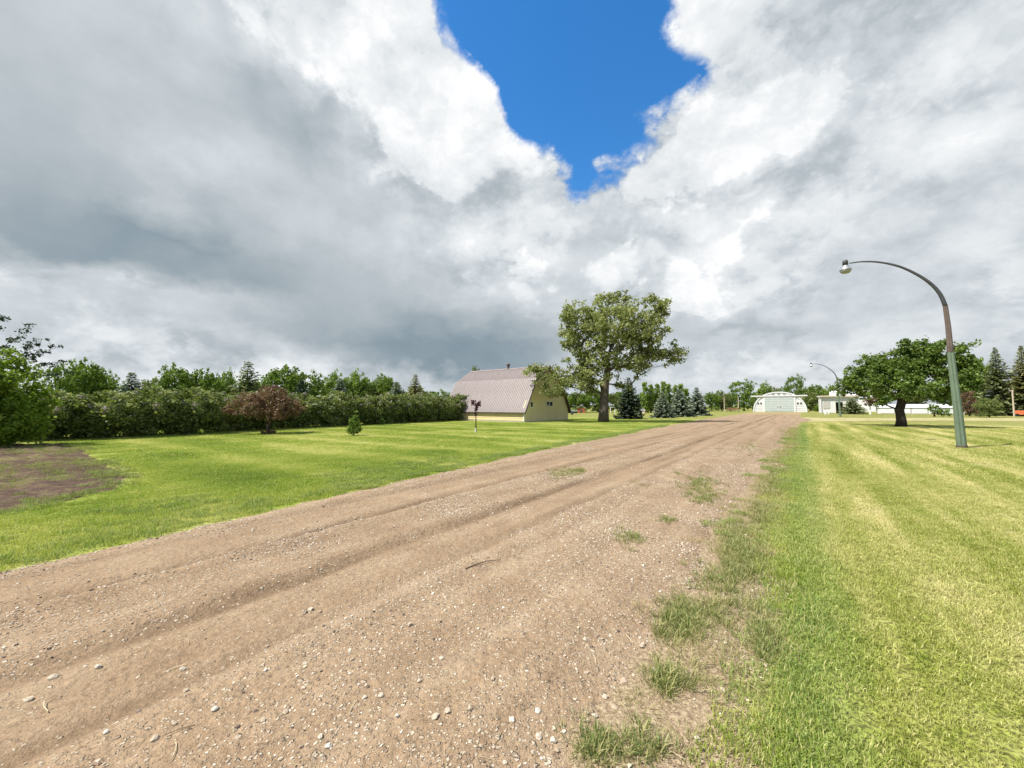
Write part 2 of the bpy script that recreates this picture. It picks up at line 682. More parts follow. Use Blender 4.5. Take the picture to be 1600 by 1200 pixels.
def road_z(s, n):
    l, r = edges(s)
    wv = (fbm(s, n * 0, 0.25, 11) - .5) * 0.5
    e = np.clip(np.minimum(n - l, r - n) / 0.8, 0, 1)
    z = -0.014 + 0.084 * e * e * (3 - 2 * e)
    for c, w, d in ((-6.15, .10, .030), (-5.2, .11, .046), (-5.66, .42, .012), (-3.85, .12, .046), (-3.0, .11, .036), (-3.42, .42, .012), (-1.9, .25, .008)):
        z = z + rut(n + wv * 0.45, c, w, d) * e * (0.55 + 0.9 * fbm(s, n, 0.8, c))
    for c, w, d in ((-4.97, .13, -.026), (-4.08, .13, -.022), (-2.77, .14, -.022), (-6.40, .15, -.020)):
        z = z + rut(n + wv * 0.45, c, w, d) * e * fbm(s, n, 2.0, c + 20) * 1.6
    z = z + (fbm(s, n, 1.2, 31) - .5) * 0.022 * e + (fbm(s, n, 7, 33, 3) - .5) * 0.012 * e
    return np.where(e > 0.3, np.maximum(z, 0.012), z)


# shared colour of the grass: world position decides, so blades and turf agree
def grass_colour(P, detail=True):
    px, py, pz = E.xyz(P)
    s = px * AX + py * AY
    n = px * AY - py * AX
    flat = E.comb(px, py, 0.0)
    sn = E.comb(n, s, 0.0)
    big = E.noise(flat, 0.16, 3, 0.55)
    mid = E.noise(flat, 0.9, 4, 0.6)
    fine = E.noise(flat, 7.0, 3, 0.6)
    streak = E.noise(E.v('MULTIPLY', sn, (1.25, 0.09, 1)), 1.0, 4, 0.55)
    # mowing passes cross the left lawn at a slant
    lanes = E.m('POWER', E.m('ABSOLUTE', E.m('SINE', (px * 0.55 + py * 0.83) * 1.1 + big * 3.0 + mid * 0.8)), 5.0) * 2.6 - 0.6
    kl = big * 0.85 + mid * 0.32 + fine * 0.25 + lanes * 0.05 - 0.135
    left = E.ramp(kl, [(0.38, (.140, .215, .018)), (0.51, (.225, .300, .036)), (0.61, (.315, .365, .070)), (0.73, (.46, .465, .165))])
    kr = streak * 0.85 + mid * 0.22 + fine * 0.28 + big * 0.08 - 0.125
    right = E.ramp(kr, [(0.38, (.125, .180, .016)), (0.50, (.270, .295, .062)), (0.60, (.370, .370, .122)), (0.72, (.54, .49, .245))])
    side = E.sstep(n + (mid - 0.5) * 0.8, -0.6, 0.35)
    c = E.mix(side, left, right)
    # rank green fringe along both road edges
    fr = E.sstep(E.m('ABSOLUTE', n - 0.02 + (mid - .5) * .6), 0.36, 0.08)
    c = E.mix(fr * 0.55, c, (.20, .275, .065))
    # paler, drier grass of the yard beyond the trees
    dry = E.sstep(s + (mid - 0.5) * 6, 48, 58)
    c = E.mix(dry * 0.85, c, E.ramp(mid * 0.6 + fine * 0.4, [(0.35, (.20, .235, .045)), (0.7, (.40, .37, .13))]))
    return c, fine, mid


def make_grass_mats():
    m = new_mat('lawn_turf')
    P = pos()
    c, fine, mid = grass_colour(P)
    f3 = E.noise(P, 32.0, 3, 0.6)
    soil = E.sstep(f3, 0.56, 0.38) * 0.75
    c = E.mix(soil, c, (.085, .080, .034))
    c = E.v('SCALE', c, scale=E.lin(f3, .3, .7, .62, 1.12))
    px_, py_, pz_ = E.xyz(P)
    nn_ = px_ * AY - py_ * AX + (mid - .5) * .5 + (f3 - .5) * .2
    f4 = E.noise(P, 95.0, 3, 0.65)
    bare = E.sstep(nn_, -0.10, -0.38) * E.sstep(nn_, -1.9, -1.6)
    c = E.mix(bare, c, E.ramp(f3 * .5 + f4 * .5, [(.36, (.12, .082, .052)), (.5, (.27, .20, .13)), (.62, (.44, .36, .24))]))
    finish(m, principled(c, 0.95, bump=f3 + fine, bstr=0.7, bdist=0.03, spec=0.1))

    def blades(name, dryness, gain, green=None):
        m = new_mat(name)
        P = pos()
        c, fine, mid = grass_colour(P)
        if green:
            c = E.mix(0.75, c, green)
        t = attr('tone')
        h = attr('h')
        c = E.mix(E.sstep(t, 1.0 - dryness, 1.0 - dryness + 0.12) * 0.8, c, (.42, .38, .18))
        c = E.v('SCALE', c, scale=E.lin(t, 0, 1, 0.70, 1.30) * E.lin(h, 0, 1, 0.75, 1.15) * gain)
        nt = m.node_tree
        d = principled(c, 0.55, spec=0.25)
        tr = nt.nodes.new('ShaderNodeBsdfTranslucent')
        E._set(tr.inputs['Color'], E.v('MULTIPLY', c, (1.15, 1.2, 0.7)))
        mx = nt.nodes.new('ShaderNodeMixShader')
        mx.inputs[0].default_value = 0.32
        nt.links.new(d, mx.inputs[1])
        nt.links.new(tr.outputs[0], mx.inputs[2])
        finish(m, mx.outputs[0])
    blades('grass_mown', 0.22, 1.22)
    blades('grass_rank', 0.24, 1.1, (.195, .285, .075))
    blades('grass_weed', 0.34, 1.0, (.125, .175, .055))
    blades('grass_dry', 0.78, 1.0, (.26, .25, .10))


make_grass_mats()


def make_soil_mats():
    m = new_mat('driveway_dirt')
    P = pos()
    px, py, pz = E.xyz(P)
    s = px * AX + py * AY
    n = px * AY - py * AX
    sn = E.comb(n, s, 0.0)
    flat = E.comb(px, py, 0.0)
    long = E.noise(E.v('MULTIPLY', sn, (2.6, 0.12, 1)), 1.0, 4, 0.6)
    mid = E.noise(flat, 1.6, 4, 0.6)
    fine = E.noise(flat, 26.0, 4, 0.65)
    grit = E.noise(flat, 120.0, 2, 0.6)
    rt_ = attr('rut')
    gv_ = attr('stony')
    c = E.ramp(long * 0.55 + mid * 0.45, [(0.32, (.195, .130, .079)), (0.5, (.285, .202, .129)), (0.68, (.375, .285, .192))])
    c = E.mix(E.m('MINIMUM', rt_ * E.lin(mid, .3, .7, .5, 1.1), 1.0) * 0.85, c, (.135, .089, .054))  # rut lines: dark packed damp soil, with the groove shadow painted in
    c = E.v('SCALE', c, scale=E.lin(fine * 0.55 + grit * 0.45, 0.3, 0.7, 0.58, 1.40))
    # small pebbles pressed into the surface
    n_ = E.tree.nodes.new('ShaderNodeTexVoronoi')
    E._set(n_.inputs['Vector'], E.v('ADD', flat, E.v('SCALE', E.noise(flat, 38, 2, .5, color=True), scale=0.035)))
    n_.inputs['Scale'].default_value = 52.0
    vd, vc = E(n_.outputs['Distance']), E(n_.outputs['Color'])
    r, g, b = E.xyz(vc)
    # gravel gathers beside the wheel tracks and on the right half
    band = E.noise(E.v('MULTIPLY', sn, (1.7, 0.16, 1)), 1.0, 3, 0.6)
    amt = E.lin(band, 0.35, 0.65, 0.10, 0.40) * E.lin(gv_, 0, 1, .5, 1.5)
    peb = E.sstep(vd, 0.52, 0.34) * E.sstep(amt - r, -0.02, 0.04)
    pc = E.ramp(g, [(0.0, (.16, .115, .085)), (0.25, (.32, .24, .165)), (0.6, (.46, .375, .275)), (1.0, (.60, .52, .41))])
    c = E.mix(peb * 0.9, c, pc)
    n2_ = E.tree.nodes.new('ShaderNodeTexVoronoi')
    E._set(n2_.inputs['Vector'], E.v('ADD', flat, E.v('SCALE', E.noise(flat, 22, 2, .5, color=True), scale=0.06)))
    n2_.inputs['Scale'].default_value = 21.0
    vd2, vc2 = E(n2_.outputs['Distance']), E(n2_.outputs['Color'])
    r2, g2, b2 = E.xyz(vc2)
    peb2 = E.sstep(vd2, 0.34, 0.22) * E.sstep(amt * 0.65 - r2, -0.02, 0.03)
    c = E.mix(peb2 * 0.9, c, E.ramp(g2, [(0.0, (.26, .195, .135)), (0.5, (.44, .355, .26)), (1.0, (.58, .50, .40))]))
    # yellowish thin grass creeping in towards the far yard
    thin = E.sstep(s + (mid - .5) * 30, 85, 100) * E.sstep(mid, 0.35, 0.6) * 0.7
    c = E.mix(thin, c, (.34, .30, .11))
    bump = peb * 0.5 + peb2 * 1.0 + fine * 0.6 + grit * 0.25
    clod = E.noise(flat, 11.0, 4, 0.65)
    finish(m, principled(c, 0.95, bump=bump + clod * 2.2, bstr=1.0, bdist=0.016, spec=0.12))

    m = new_mat('tilled_soil')
    P = pos()
    n1 = E.noise(P, 0.55, 4, 0.6)
    n2 = E.noise(P, 5.0, 5, 0.65)
    n3 = E.noise(P, 30.0, 3, 0.65)
    c = E.ramp(n1 * 0.55 + n2 * 0.45, [(0.38, (.062, .036, .033)), (0.50, (.105, .070, .052)), (0.60, (.175, .145, .072)), (0.70, (.18, .21, .06))])
    c = E.v('SCALE', c, scale=E.lin(n3, .3, .7, .6, 1.35))
    finish(m, principled(c, 0.97, bump=n3 + n2, bstr=0.9, bdist=0.03, spec=0.1))

    m = new_mat('pale_track')
    P = pos()
    n1 = E.noise(P, 0.5, 4, 0.6)
    n2 = E.noise(P, 4.0, 5, 0.65)
    c = E.ramp(n1 * 0.5 + n2 * 0.5, [(0.36, (.19, .20, .06)), (0.48, (.34, .30, .14)), (0.64, (.44, .38, .24))])
    finish(m, principled(c, 0.95, bump=n2, bstr=0.6, bdist=0.02, spec=0.1))

    m = new_mat('stone')
    oi = E.tree.nodes.new('ShaderNodeObjectInfo')
    rnd = E(oi.outputs['Random'])
    P = objpos()
    nn = E.noise(P, 1.6, 4, 0.6)
    c = E.ramp(rnd, [(0.0, (.10, .075, .065)), (0.10, (.20, .15, .12)), (0.3, (.38, .30, .22)), (0.6, (.52, .43, .33)), (0.85, (.62, .54, .44)), (1.0, (.72, .67, .59))])
    c = E.v('SCALE', c, scale=E.lin(nn, .3, .7, .72, 1.2))
    finish(m, principled(c, 0.85, bump=nn, bstr=0.3, bdist=0.2, spec=0.2))

    m = new_mat('stone_pale')
    oi = E.tree.nodes.new('ShaderNodeObjectInfo')
    nn = E.noise(objpos(), 1.8, 4, 0.6)
    c = E.ramp(E(oi.outputs['Random']), [(0.0, (.42, .33, .24)), (0.5, (.56, .47, .36)), (1.0, (.70, .64, .55))])
    finish(m, principled(E.v('SCALE', c, scale=E.lin(nn, .3, .7, .7, 1.2)), 0.85, bump=nn, bstr=0.4, bdist=0.2, spec=0.2))

    m = new_mat('straw')
    oi = E.tree.nodes.new('ShaderNodeObjectInfo')
    c = E.ramp(E(oi.outputs['Random']), [(0, (.25, .17, .10)), (.5, (.44, .36, .21)), (1, (.58, .50, .33))])
    finish(m, principled(c, 0.7, spec=0.2))
    m = new_mat('twig')
    finish(m, principled((.05, .035, .028), 0.8, spec=0.2))


make_soil_mats()


# ---------------- the big sheet
def build_ground():
    a = np.linspace(-1, 1, 181)
    ax = np.sign(a) * (np.abs(a) * 60 + np.abs(a) ** 6 * 3000)
    X, Y = np.meshgrid(ax, ax)
    k = len(ax)
    Z = (fbm(X, Y, 0.35, 41) - .5) * 0.012
    Z[np.hypot(X, Y) > 120] = 0
    V = np.stack([X.ravel(), Y.ravel(), Z.ravel()], 1)
    i = np.arange(k * k).reshape(k, k)
    F = np.stack([i[:-1, :-1].ravel(), i[:-1, 1:].ravel(), i[1:, 1:].ravel(), i[1:, :-1].ravel()], 1)
    o = link('ground', mesh_np('ground', V, F, MATS['lawn_turf'], True))
    tag(o, kind='structure')


build_ground()


def build_driveway():
    s = np.concatenate([np.arange(-10, 0.5, 0.12), np.arange(0.5, 8, 0.035), np.arange(8, 20, 0.09), np.geomspace(20, 126.5, 150)])
    t = np.linspace(0, 1, 170)
    S, Tt = np.meshgrid(s, t, indexing='ij')
    l, r = edges(S[:, 0])
    Nn = l[:, None] + (r - l)[:, None] * Tt
    Z = road_z(S, Nn)
    X, Y = XY(S, Nn)
    a, b = S.shape
    V = np.stack([X.ravel(), Y.ravel(), Z.ravel()], 1)
    i = np.arange(a * b).reshape(a, b)
    F = np.stack([i[:-1, :-1].ravel(), i[:-1, 1:].ravel(), i[1:, 1:].ravel(), i[1:, :-1].ravel()], 1)[:, ::-1]
    wv = (fbm(S, Nn * 0, 0.25, 11) - .5) * 0.225 + (fbm(S, Nn * 0, 2.0, 14) - .5) * .07
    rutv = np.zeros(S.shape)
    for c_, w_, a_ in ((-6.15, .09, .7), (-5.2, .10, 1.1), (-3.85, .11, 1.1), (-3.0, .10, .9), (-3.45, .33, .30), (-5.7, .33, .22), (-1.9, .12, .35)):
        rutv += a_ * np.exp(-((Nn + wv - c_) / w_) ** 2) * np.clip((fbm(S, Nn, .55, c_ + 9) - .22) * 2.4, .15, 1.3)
    st = np.clip(np.interp(Nn + wv, [-9, -6.6, -6.2, -6.1, -5.2, -4.95, -4.1, -3.9, -3.1, -2.8, -1.8, -.7], [.9, .9, .6, .1, .1, .9, .9, .1, .1, .7, .9, 1.0]), 0, 1)
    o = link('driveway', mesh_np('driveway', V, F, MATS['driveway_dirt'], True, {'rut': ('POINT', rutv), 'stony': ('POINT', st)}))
    tag(o, kind='structure')


build_driveway()


def sheet_poly(name, outline, z, mat, cell=0.25, amp=0.0, seed=1, zfun=None):
    """flat irregular patch of ground: grid cells whose centre is inside the outline, border pulled to a noisy edge"""
    P = np.array(outline)
    x0, y0 = P.min(0) - cell
    x1, y1 = P.max(0) + cell
    xs, ys = np.arange(x0, x1, cell), np.arange(y0, y1, cell)
    X, Y = np.meshgrid(xs, ys)
    ins = inside(X + (fbm(X, Y, 1.1, seed) - .5) * cell * 4, Y + (fbm(X, Y, 1.1, seed + 5) - .5) * cell * 4, outline)
    k = ins[:-1, :-1] & ins[1:, :-1] & ins[:-1, 1:] & ins[1:, 1:]
    h, w = X.shape
    i = np.arange(h * w).reshape(h, w)
    F = np.stack([i[:-1, :-1][k], i[:-1, 1:][k], i[1:, 1:][k], i[1:, :-1][k]], 1)
    Z = np.full(X.shape, z) + (zfun(X, Y) if zfun else 0)
    used = np.unique(F)
    mp = np.full(h * w, -1)
    mp[used] = np.arange(len(used))
    V = np.stack([X.ravel(), Y.ravel(), Z.ravel()], 1)[used]
    V[:, 0] += (vnoise(V[:, 0], V[:, 1], 9 / cell, 3) - .5) * cell * .5
    V[:, 1] += (vnoise(V[:, 0], V[:, 1], 9 / cell, 4) - .5) * cell * .5
    return link(name, mesh_np(name, V, mp[F], mat, True))


def inside(X, Y, poly):
    X, Y = np.asarray(X), np.asarray(Y)
    r = np.zeros(X.shape, bool)
    for (x0, y0), (x1, y1) in zip(poly, poly[1:] + poly[:1]):
        if y0 == y1:
            continue
        r ^= ((y0 > Y) != (y1 > Y)) & (X < (x1 - x0) * (Y - y0) / (y1 - y0) + x0)
    return r


BED = [(-30, 19.5), (-21.4, 17.6), (-20.2, 17.9), (-15.6, 14.6), (-12, 11.7), (-9.0, 9.5), (-7.9, 8.2), (-7.7, 7.0), (-7.9, 6.0), (-9.0, 5.2), (-16, 4.5), (-30, 6)]


def bed_z(X, Y):
    along = X * 0.83 - Y * 0.55
    across = X * 0.55 + Y * 0.83
    f = 0.02 * np.sin(across * 9.0 + fbm(X, Y, .5, 5) * 3) + (fbm(X, Y, 2.2, 9) - .5) * 0.07 + (fbm(X, Y, 9, 10, 2) - .5) * 0.05
    for c in (14.2 - 8.0, 4.4):
        f = f - 0.04 * np.exp(-((across - c) / .16) ** 2)
    d = np.full(np.shape(X), 9.0)
    for (x0, y0), (x1, y1) in zip(BED, BED[1:] + BED[:1]):
        t = np.clip(((X - x0) * (x1 - x0) + (Y - y0) * (y1 - y0)) / ((x1 - x0) ** 2 + (y1 - y0) ** 2), 0, 1)
        d = np.minimum(d, np.hypot(X - x0 - t * (x1 - x0), Y - y0 - t * (y1 - y0)))
    k = np.clip(d / 0.9 - .12, 0, 1)
    return (np.maximum(f, -0.035) + .052) * k - 0.052 - .014 * (1 - k)


tag(sheet_poly('soil_bed', BED, 0.052, MATS['tilled_soil'], 0.10, seed=2, zfun=bed_z), kind='structure')
ct = [XY(52 + (fbm(0, n, .2, 3) - .5) * 2, n) for n in np.arange(-0.2, 62, 2.0)] + [XY(58 + n * 0.10 + (fbm(0, n, .2, 8) - .5) * 2, n) for n in np.arange(62, -0.2, -2.0)]
CT = [(float(a), float(b)) for a, b in ct]
# the track runs off to the right in front of the sheds: laid along +X rather than square to the driveway
CT = [tuple(gp(px, py).xy) for px, py in ((1236, 660), (1300, 658.5), (1400, 657.5), (1500, 657.5), (1600, 658), (1900, 660), (1900, 654.5), (1600, 653.4), (1500, 653), (1400, 653), (1300, 653), (1240, 652))]
tag(sheet_poly('side_track', CT, 0.006, MATS['pale_track'], 0.5, seed=6), kind='structure')


# ---------------- grass and gravel
def blade_patch(name, size, count, lmin, lmax, width, lean, mat, seed, round_=False):
    g = np.random.default_rng(seed)
    if round_:
        rr, th = size * 0.5 * g.random(count) ** 0.7, g.random(count) * 6.283
        bx, by = rr * np.cos(th), rr * np.sin(th)
        az = th + g.normal(0, .5, count)
    else:
        bx, by = (g.random(count) - .5) * size, (g.random(count) - .5) * size
        az = g.random(count) * 6.283
    ln = lmin + (lmax - lmin) * g.random(count)
    tl = np.clip(g.normal(lean, 0.35, count), 0.05, 1.35)
    wd = width * (0.6 + 0.8 * g.random(count))
    dx, dy = np.cos(az), np.sin(az)
    tw = az + np.pi / 2 + g.normal(0, .6, count)
    sx, sy = np.cos(tw) * wd / 2, np.sin(tw) * wd / 2
    m = ln * 0.55
    mx, mz = m * np.sin(tl * .6), m * np.cos(tl * .6)
    ex, ez = mx + (ln - m) * np.sin(tl * 1.25), np.maximum(mz + (ln - m) * np.cos(tl * 1.25), 0.004)
    V = np.zeros((count, 5, 3))
    V[:, 0] = np.stack([bx - sx, by - sy, bx * 0 - .004], 1)
    V[:, 1] = np.stack([bx + sx, by + sy, bx * 0 - .004], 1)
    V[:, 2] = np.stack([bx + dx * mx + sx * .85, by + dy * mx + sy * .85, mz], 1)
    V[:, 3] = np.stack([bx + dx * mx - sx * .85, by + dy * mx - sy * .85, mz], 1)
    V[:, 4] = np.stack([bx + dx * ex, by + dy * ex, ez], 1)
    b = np.arange(count)[:, None] * 5
    F = np.concatenate([b + np.array([[0, 1, 2]]), b + np.array([[0, 2, 3]]), b + np.array([[3, 2, 4]])], 1).reshape(-1, 3)
    tone = np.repeat(g.random(count), 3)
    h = np.tile(np.array([0, 0, .6, .6, 1.0]), count)
    me = mesh_np(name, V.reshape(-1, 3), F, mat, False, {'tone': ('FACE', tone), 'h': ('POINT', h)})
    return source(name, me)


def stone_mesh(name, seed, sub=1):
    g = np.random.default_rng(seed)
    bm = bmesh.new()
    bmesh.ops.create_icosphere(bm, subdivisions=sub, radius=1)
    ax = g.uniform(0.6, 1.0, 3) * np.array([1.15, 0.9, 0.62])
    pl = [Vector(g.normal(0, 1, 3)).normalized() for _ in range(5)]
    for v in bm.verts:
        p = v.co.copy()
        for q in pl:                      # knock flats off the ball
            e = p.dot(q) - 0.66
            if e > 0:
                p -= q * e * 0.85
        p *= 1 + g.normal(0, 0.05)
        v.co = (p.x * ax[0], p.y * ax[1], p.z * ax[2])
    me = bpy.data.meshes.new(name)
    bm.to_mesh(me)
    bm.free()
    me.materials.append(MATS['stone'])
    return me


def in_view(x, y, margin=2.5):
    return (y > -1.5) & (np.abs(x) < 1.38 * np.maximum(y, 0) + margin)


def scatter_xy(cell, xmin, xmax, ymin, ymax, seed):
    g = np.random.default_rng(seed)
    xs, ys = np.arange(xmin, xmax, cell), np.arange(ymin, ymax, cell)
    X, Y = np.meshgrid(xs, ys)
    X = X.ravel() + (g.random(X.size) - .5) * cell
    Y = Y.ravel() + (g.random(Y.size) - .5) * cell
    return X, Y, g


def ground_cover():
    mown = [blade_patch('mown_patch', 0.34, 620, .018, .048, .0040, .85, MATS['grass_mown'], 100 + i) for i in range(5)]
    coarse = [blade_patch('mown_far_patch', 1.05, 1300, .025, .058, .0095, .85, MATS['grass_mown'], 120 + i) for i in range(4)]
    rank = [blade_patch('rank_patch', 0.30, 150, .035, .095, .0052, .7, MATS['grass_rank'], 140 + i) for i in range(4)]
    tuft = [blade_patch('tuft', 0.14, 26, .05, .13, .0046, .85, MATS['grass_weed'], 160 + i, True) for i in range(4)]
    dryt = [blade_patch('dry_tuft', 0.24, 55, .04, .12, .0036, 1.05, MATS['grass_dry'], 180 + i, True) for i in range(4)]
    g0 = np.random.default_rng(5)

    # mown lawn, near field
    X, Y, g = scatter_xy(0.235, -16, 26, -1, 17, 1)
    s, n = SN(X, Y)
    l, r = edges(s)
    d = np.hypot(X, Y)
    ok = in_view(X, Y) & (d < 16) & ((n > r + 0.37 + (fbm(X, Y, 1.2, 3) - .5) * .35) | (n < l + 0.07)) & ~inside(X, Y, BED) & (d > 1.1)
    ok &= ~((n > -3) & (g.random(len(X)) < 0.04))
    X, Y, n = X[ok], Y[ok], n[ok]
    sc = 0.8 + 0.5 * g.random(len(X))
    hz = sc * np.where(n < 0, 1.15, 0.9) * (0.75 + 0.6 * fbm(X, Y, 1.0, 77))
    o = instancer('lawn_grass', np.stack([X, Y, X * 0], 1), g.random(len(X)) * 6.28, np.stack([sc, sc, hz], 1), g.integers(0, 5, len(X)), mown)
    tag(o, 'short mown green grass covering the lawns on both sides of the driveway', 'grass', kind='stuff')

    # mown lawn, further off: broader patches
    X, Y, g = scatter_xy(0.78, -40, 70, 6, 52, 2)
    s, n = SN(X, Y)
    l, r = edges(s)
    d = np.hypot(X, Y)
    ok = in_view(X, Y, 4) & (d > 14.5) & (d < 52) & ((n > r + 0.8) | (n < l - 0.5)) & ~inside(X, Y, BED) & ~inside(X, Y, CT) & (s < 60)
    X, Y = X[ok], Y[ok]
    sc = 0.85 + 0.4 * g.random(len(X))
    o = instancer('lawn_grass', np.stack([X, Y, X * 0], 1), g.random(len(X)) * 6.28, sc, g.integers(0, 4, len(X)), coarse)
    tag(o, 'mown grass of the farther lawns around the barn and the street lamp', 'grass', kind='stuff')

    # rank fringe on both edges of the driveway
    pts, rz, sc, pk = [], [], [], []
    X, Y, g = scatter_xy(0.13, -14, 30, -1, 34, 3)
    s, n = SN(X, Y)
    l, r = edges(s)
    k = fbm(X, Y, 0.9, 21)
    pr = np.zeros(len(X))
    e = n - r
    # green line where the lawn begins on the right
    pr = np.where((e > 0.34) & (e < 0.72), 0.36 + 0.3 * (k > .5), pr)
    pr = np.where((e > 0.24) & (e < 0.34), 0.22, pr)
    # broken weedy strip between gravel and lawn
    pr = np.where((e > -0.25) & (e < 0.30), np.clip((k - .56) * 4, 0, .40), pr)
    # left verge
    f = l - n
    pr = np.where((f > -0.15) & (f < 0.5), 0.35 + 0.3 * (k > .5), pr)
    pr = np.where((f >= 0.5) & (f < 2.2) & (s < 9), 0.30 * (k > .45), pr)
    nearbed = inside(X + (k - .5) * 1.5, Y + (fbm(X, Y, .9, 35) - .5) * 1.5, BED)
    pr = np.where(nearbed, np.clip((fbm(X, Y, .8, 36) - .47) * 3.0, 0, .30), pr)
    ok = in_view(X, Y) & (g.random(len(X)) < pr) & (np.hypot(X, Y) > 1.0)
    X, Y, e = X[ok], Y[ok], e[ok]
    z = np.where(e < 0, 0.02, 0)
    S = (0.45 + 0.55 * g.random(len(X)))
    o = instancer('verge_grass', np.stack([X, Y, z], 1), g.random(len(X)) * 6.28, S, g.integers(0, 4, len(X)), rank)
    tag(o, 'longer rank green grass fringing the gravel edges of the driveway', 'grass', kind='stuff')

    # tufts: weeds in the gravel and on the tilled bed
    A = []
    for (px, py, rx, ry, c) in ((1095, 765, 26, 16, 260), (1100, 785, 20, 8, 90), (880, 745, 26, 7, 110), (905, 740, 10, 4, 40), (985, 850, 18, 12, 50), (1150, 850, 22, 20, 220), (1040, 822, 14, 8, 26), (1170, 700, 14, 10, 70),
                                (1210, 745, 16, 22, 190), (1190, 800, 16, 22, 130), (1130, 905, 36, 26, 150), (1060, 980, 26, 22, 150), (1090, 960, 40, 25, 140), (1040, 1060, 30, 25, 80), (1190, 1000, 16, 30, 80), (1170, 880, 26, 22, 140),
                                (930, 1170, 34, 22, 60), (1000, 1170, 40, 20, 40), (1060, 745, 8, 5, 14), (1000, 765, 16, 5, 14), (1225, 690, 12, 16, 120)):
        for _ in range(int(c * 0.8)):
            q = gp(px + g0.normal(0, rx * .6), py + g0.normal(0, ry * .6))
            A.append((q.x, q.y))
    A = np.array(A)
    s, n = SN(A[:, 0], A[:, 1])
    z = np.where((n < edges(s)[1]), road_z(s, n) - .004, 0.0)
    B = []
    while len(B) < 5200:
        x, y = g0.uniform(-24, -7), g0.uniform(4.5, 18)
        if inside(np.array([x]), np.array([y]), BED)[0] and fbm(np.array([x]), np.array([y]), 0.7, 61)[0] > .47 + (0.09 if x < -12.5 else -.06):
            B.append((x, y))
    B = np.array(B)
    P = np.concatenate([np.column_stack([A, z]), np.column_stack([B, np.full(len(B), .045)])])
    N = len(P)
    S = np.concatenate([0.35 + 0.55 * g0.random(len(A)), 0.28 + 0.5 * g0.random(len(B))])
    o = instancer('weed_tufts', P, g0.random(N) * 6.28, S, g0.integers(0, 4, N), tuft)
    tag(o, 'small weed tufts growing through the gravel and on the tilled bed', 'weeds', kind='stuff')

    # dry tufts between gravel and lawn
    X, Y, g = scatter_xy(0.11, -2, 24, 0, 30, 8)
    s, n = SN(X, Y)
    l, r = edges(s)
    e = n - r
    k = fbm(X, Y, 1.1, 91)
    pr = np.where((e > -0.1) & (e < 0.5), np.clip((k - .26) * 3.0, 0.12, .85), 0) + np.where((e > -0.5) & (e <= -0.1), np.clip((k - .5) * 1.4, 0, .2), 0)
    ok = in_view(X, Y) & (g.random(len(X)) < pr) & (np.hypot(X, Y) > 1.0)
    X, Y, s, n, e = X[ok], Y[ok], s[ok], n[ok], e[ok]
    z = np.where(e < 0, road_z(s, n), 0.004)
    o = instancer('dry_grass', np.stack([X, Y, z], 1), g.random(len(X)) * 6.28, 0.5 + 0.6 * g.random(len(X)), g.integers(0, 4, len(X)), dryt)
    tag(o, 'dry straw coloured grass matted between the gravel and the lawn', 'grass', kind='stuff')

    # gravel
    stones = [source('pebble', stone_mesh('pebble', 300 + i)) for i in range(7)]
    P, Rz, S = [], [], []

    def gravel(cell, d0, d1, smin, smax, seed, base):
        X, Y, g = scatter_xy(cell, -12, 16, -0.5, 18, seed)
        s, n = SN(X, Y)
        l, r = edges(s)
        d = np.hypot(X, Y)
        wv = (fbm(s, n * 0, 0.25, 11) - .5) * 0.22
        nn = n + wv
        w = np.full(len(X), 0.30)
        w = np.where((nn > -5.15) & (nn < -3.95), 0.75, w)               # ridge between the wheel tracks
        w = np.where((nn > -6.15) & (nn < -5.25), 0.12, w)
        w = np.where((nn > -3.85) & (nn < -3.05), 0.12, w)
        w = np.where(nn >= -3.05, 0.65 + 0.35 * (nn > -2.0), w)
        w = np.where(nn < -6.15, 0.6, w)
        k = fbm(X, Y, 1.3, 51)
        w = w * np.clip((k - .30) * 3.2, 0.08, 1.5) * base
        ok = in_view(X, Y, 1.0) & (d > d0) & (d < d1) & (n > l - 0.12) & (n < r + 0.45) & (g.random(len(X)) < w)
        X, Y, s, n = X[ok], Y[ok], s[ok], n[ok]
        sz = smin * (smax / smin) ** (g.random(len(X)) ** 2.2)
        z = np.where(n < edges(s)[1], road_z(s, n), 0.004) + sz * 0.18
        P.append(np.stack([X, Y, z], 1))
        S.append(sz)
        Rz.append(g.random(len(X)) * 6.28)
    gravel(0.017, 1.2, 4.6, .0026, .0090, 11, 0.72)
    gravel(0.050, 1.2, 6.5, .0075, .0185, 12, 0.62)
    gravel(0.030, 4.6, 9.5, .0055, .012, 13, 0.75)
    gravel(0.055, 5.0, 18.0, .009, .021, 14, 0.95)
    P, Rz, S = np.concatenate(P), np.concatenate(Rz), np.concatenate(S)
    N = len(P)
    o = instancer('gravel', P, Rz, S, g0.integers(0, 7, N), stones, tilt=g0.normal(0, .25, (N, 2)))
    tag(o, 'loose tan and cream gravel strewn over the brown driveway', 'gravel', kind='stuff')

    # straw and cut stems lying about
    sm = []
    for i in range(4):
        g = np.random.default_rng(400 + i)
        t = np.linspace(-.5, .5, 6)
        cv = g.uniform(-.25, .25)
        path = [(a, cv * (a * a - .1) * 2, 0.02 + .03 * (g.random())) for a in t]
        sm.append(source('straw_stem', MB().tube(path, .018, 3).mesh('straw_stem', MATS['straw'])))
    X, Y, g = scatter_xy(0.085, -7, 9, 0.5, 10, 15)
    s, n = SN(X, Y)
    l, r = edges(s)
    k = fbm(X, Y, .8, 66)
    pr = np.where(n > -2.6, .24, .08) * np.clip((k - .3) * 3, .1, 1.4)
    pr = np.where(n > r - .15, .55, pr)
    ok = in_view(X, Y, 1) & (n > l) & (n < r + .6) & (g.random(len(X)) < pr) & (np.hypot(X, Y) > 1.2)
    X, Y, s, n = X[ok], Y[ok], s[ok], n[ok]
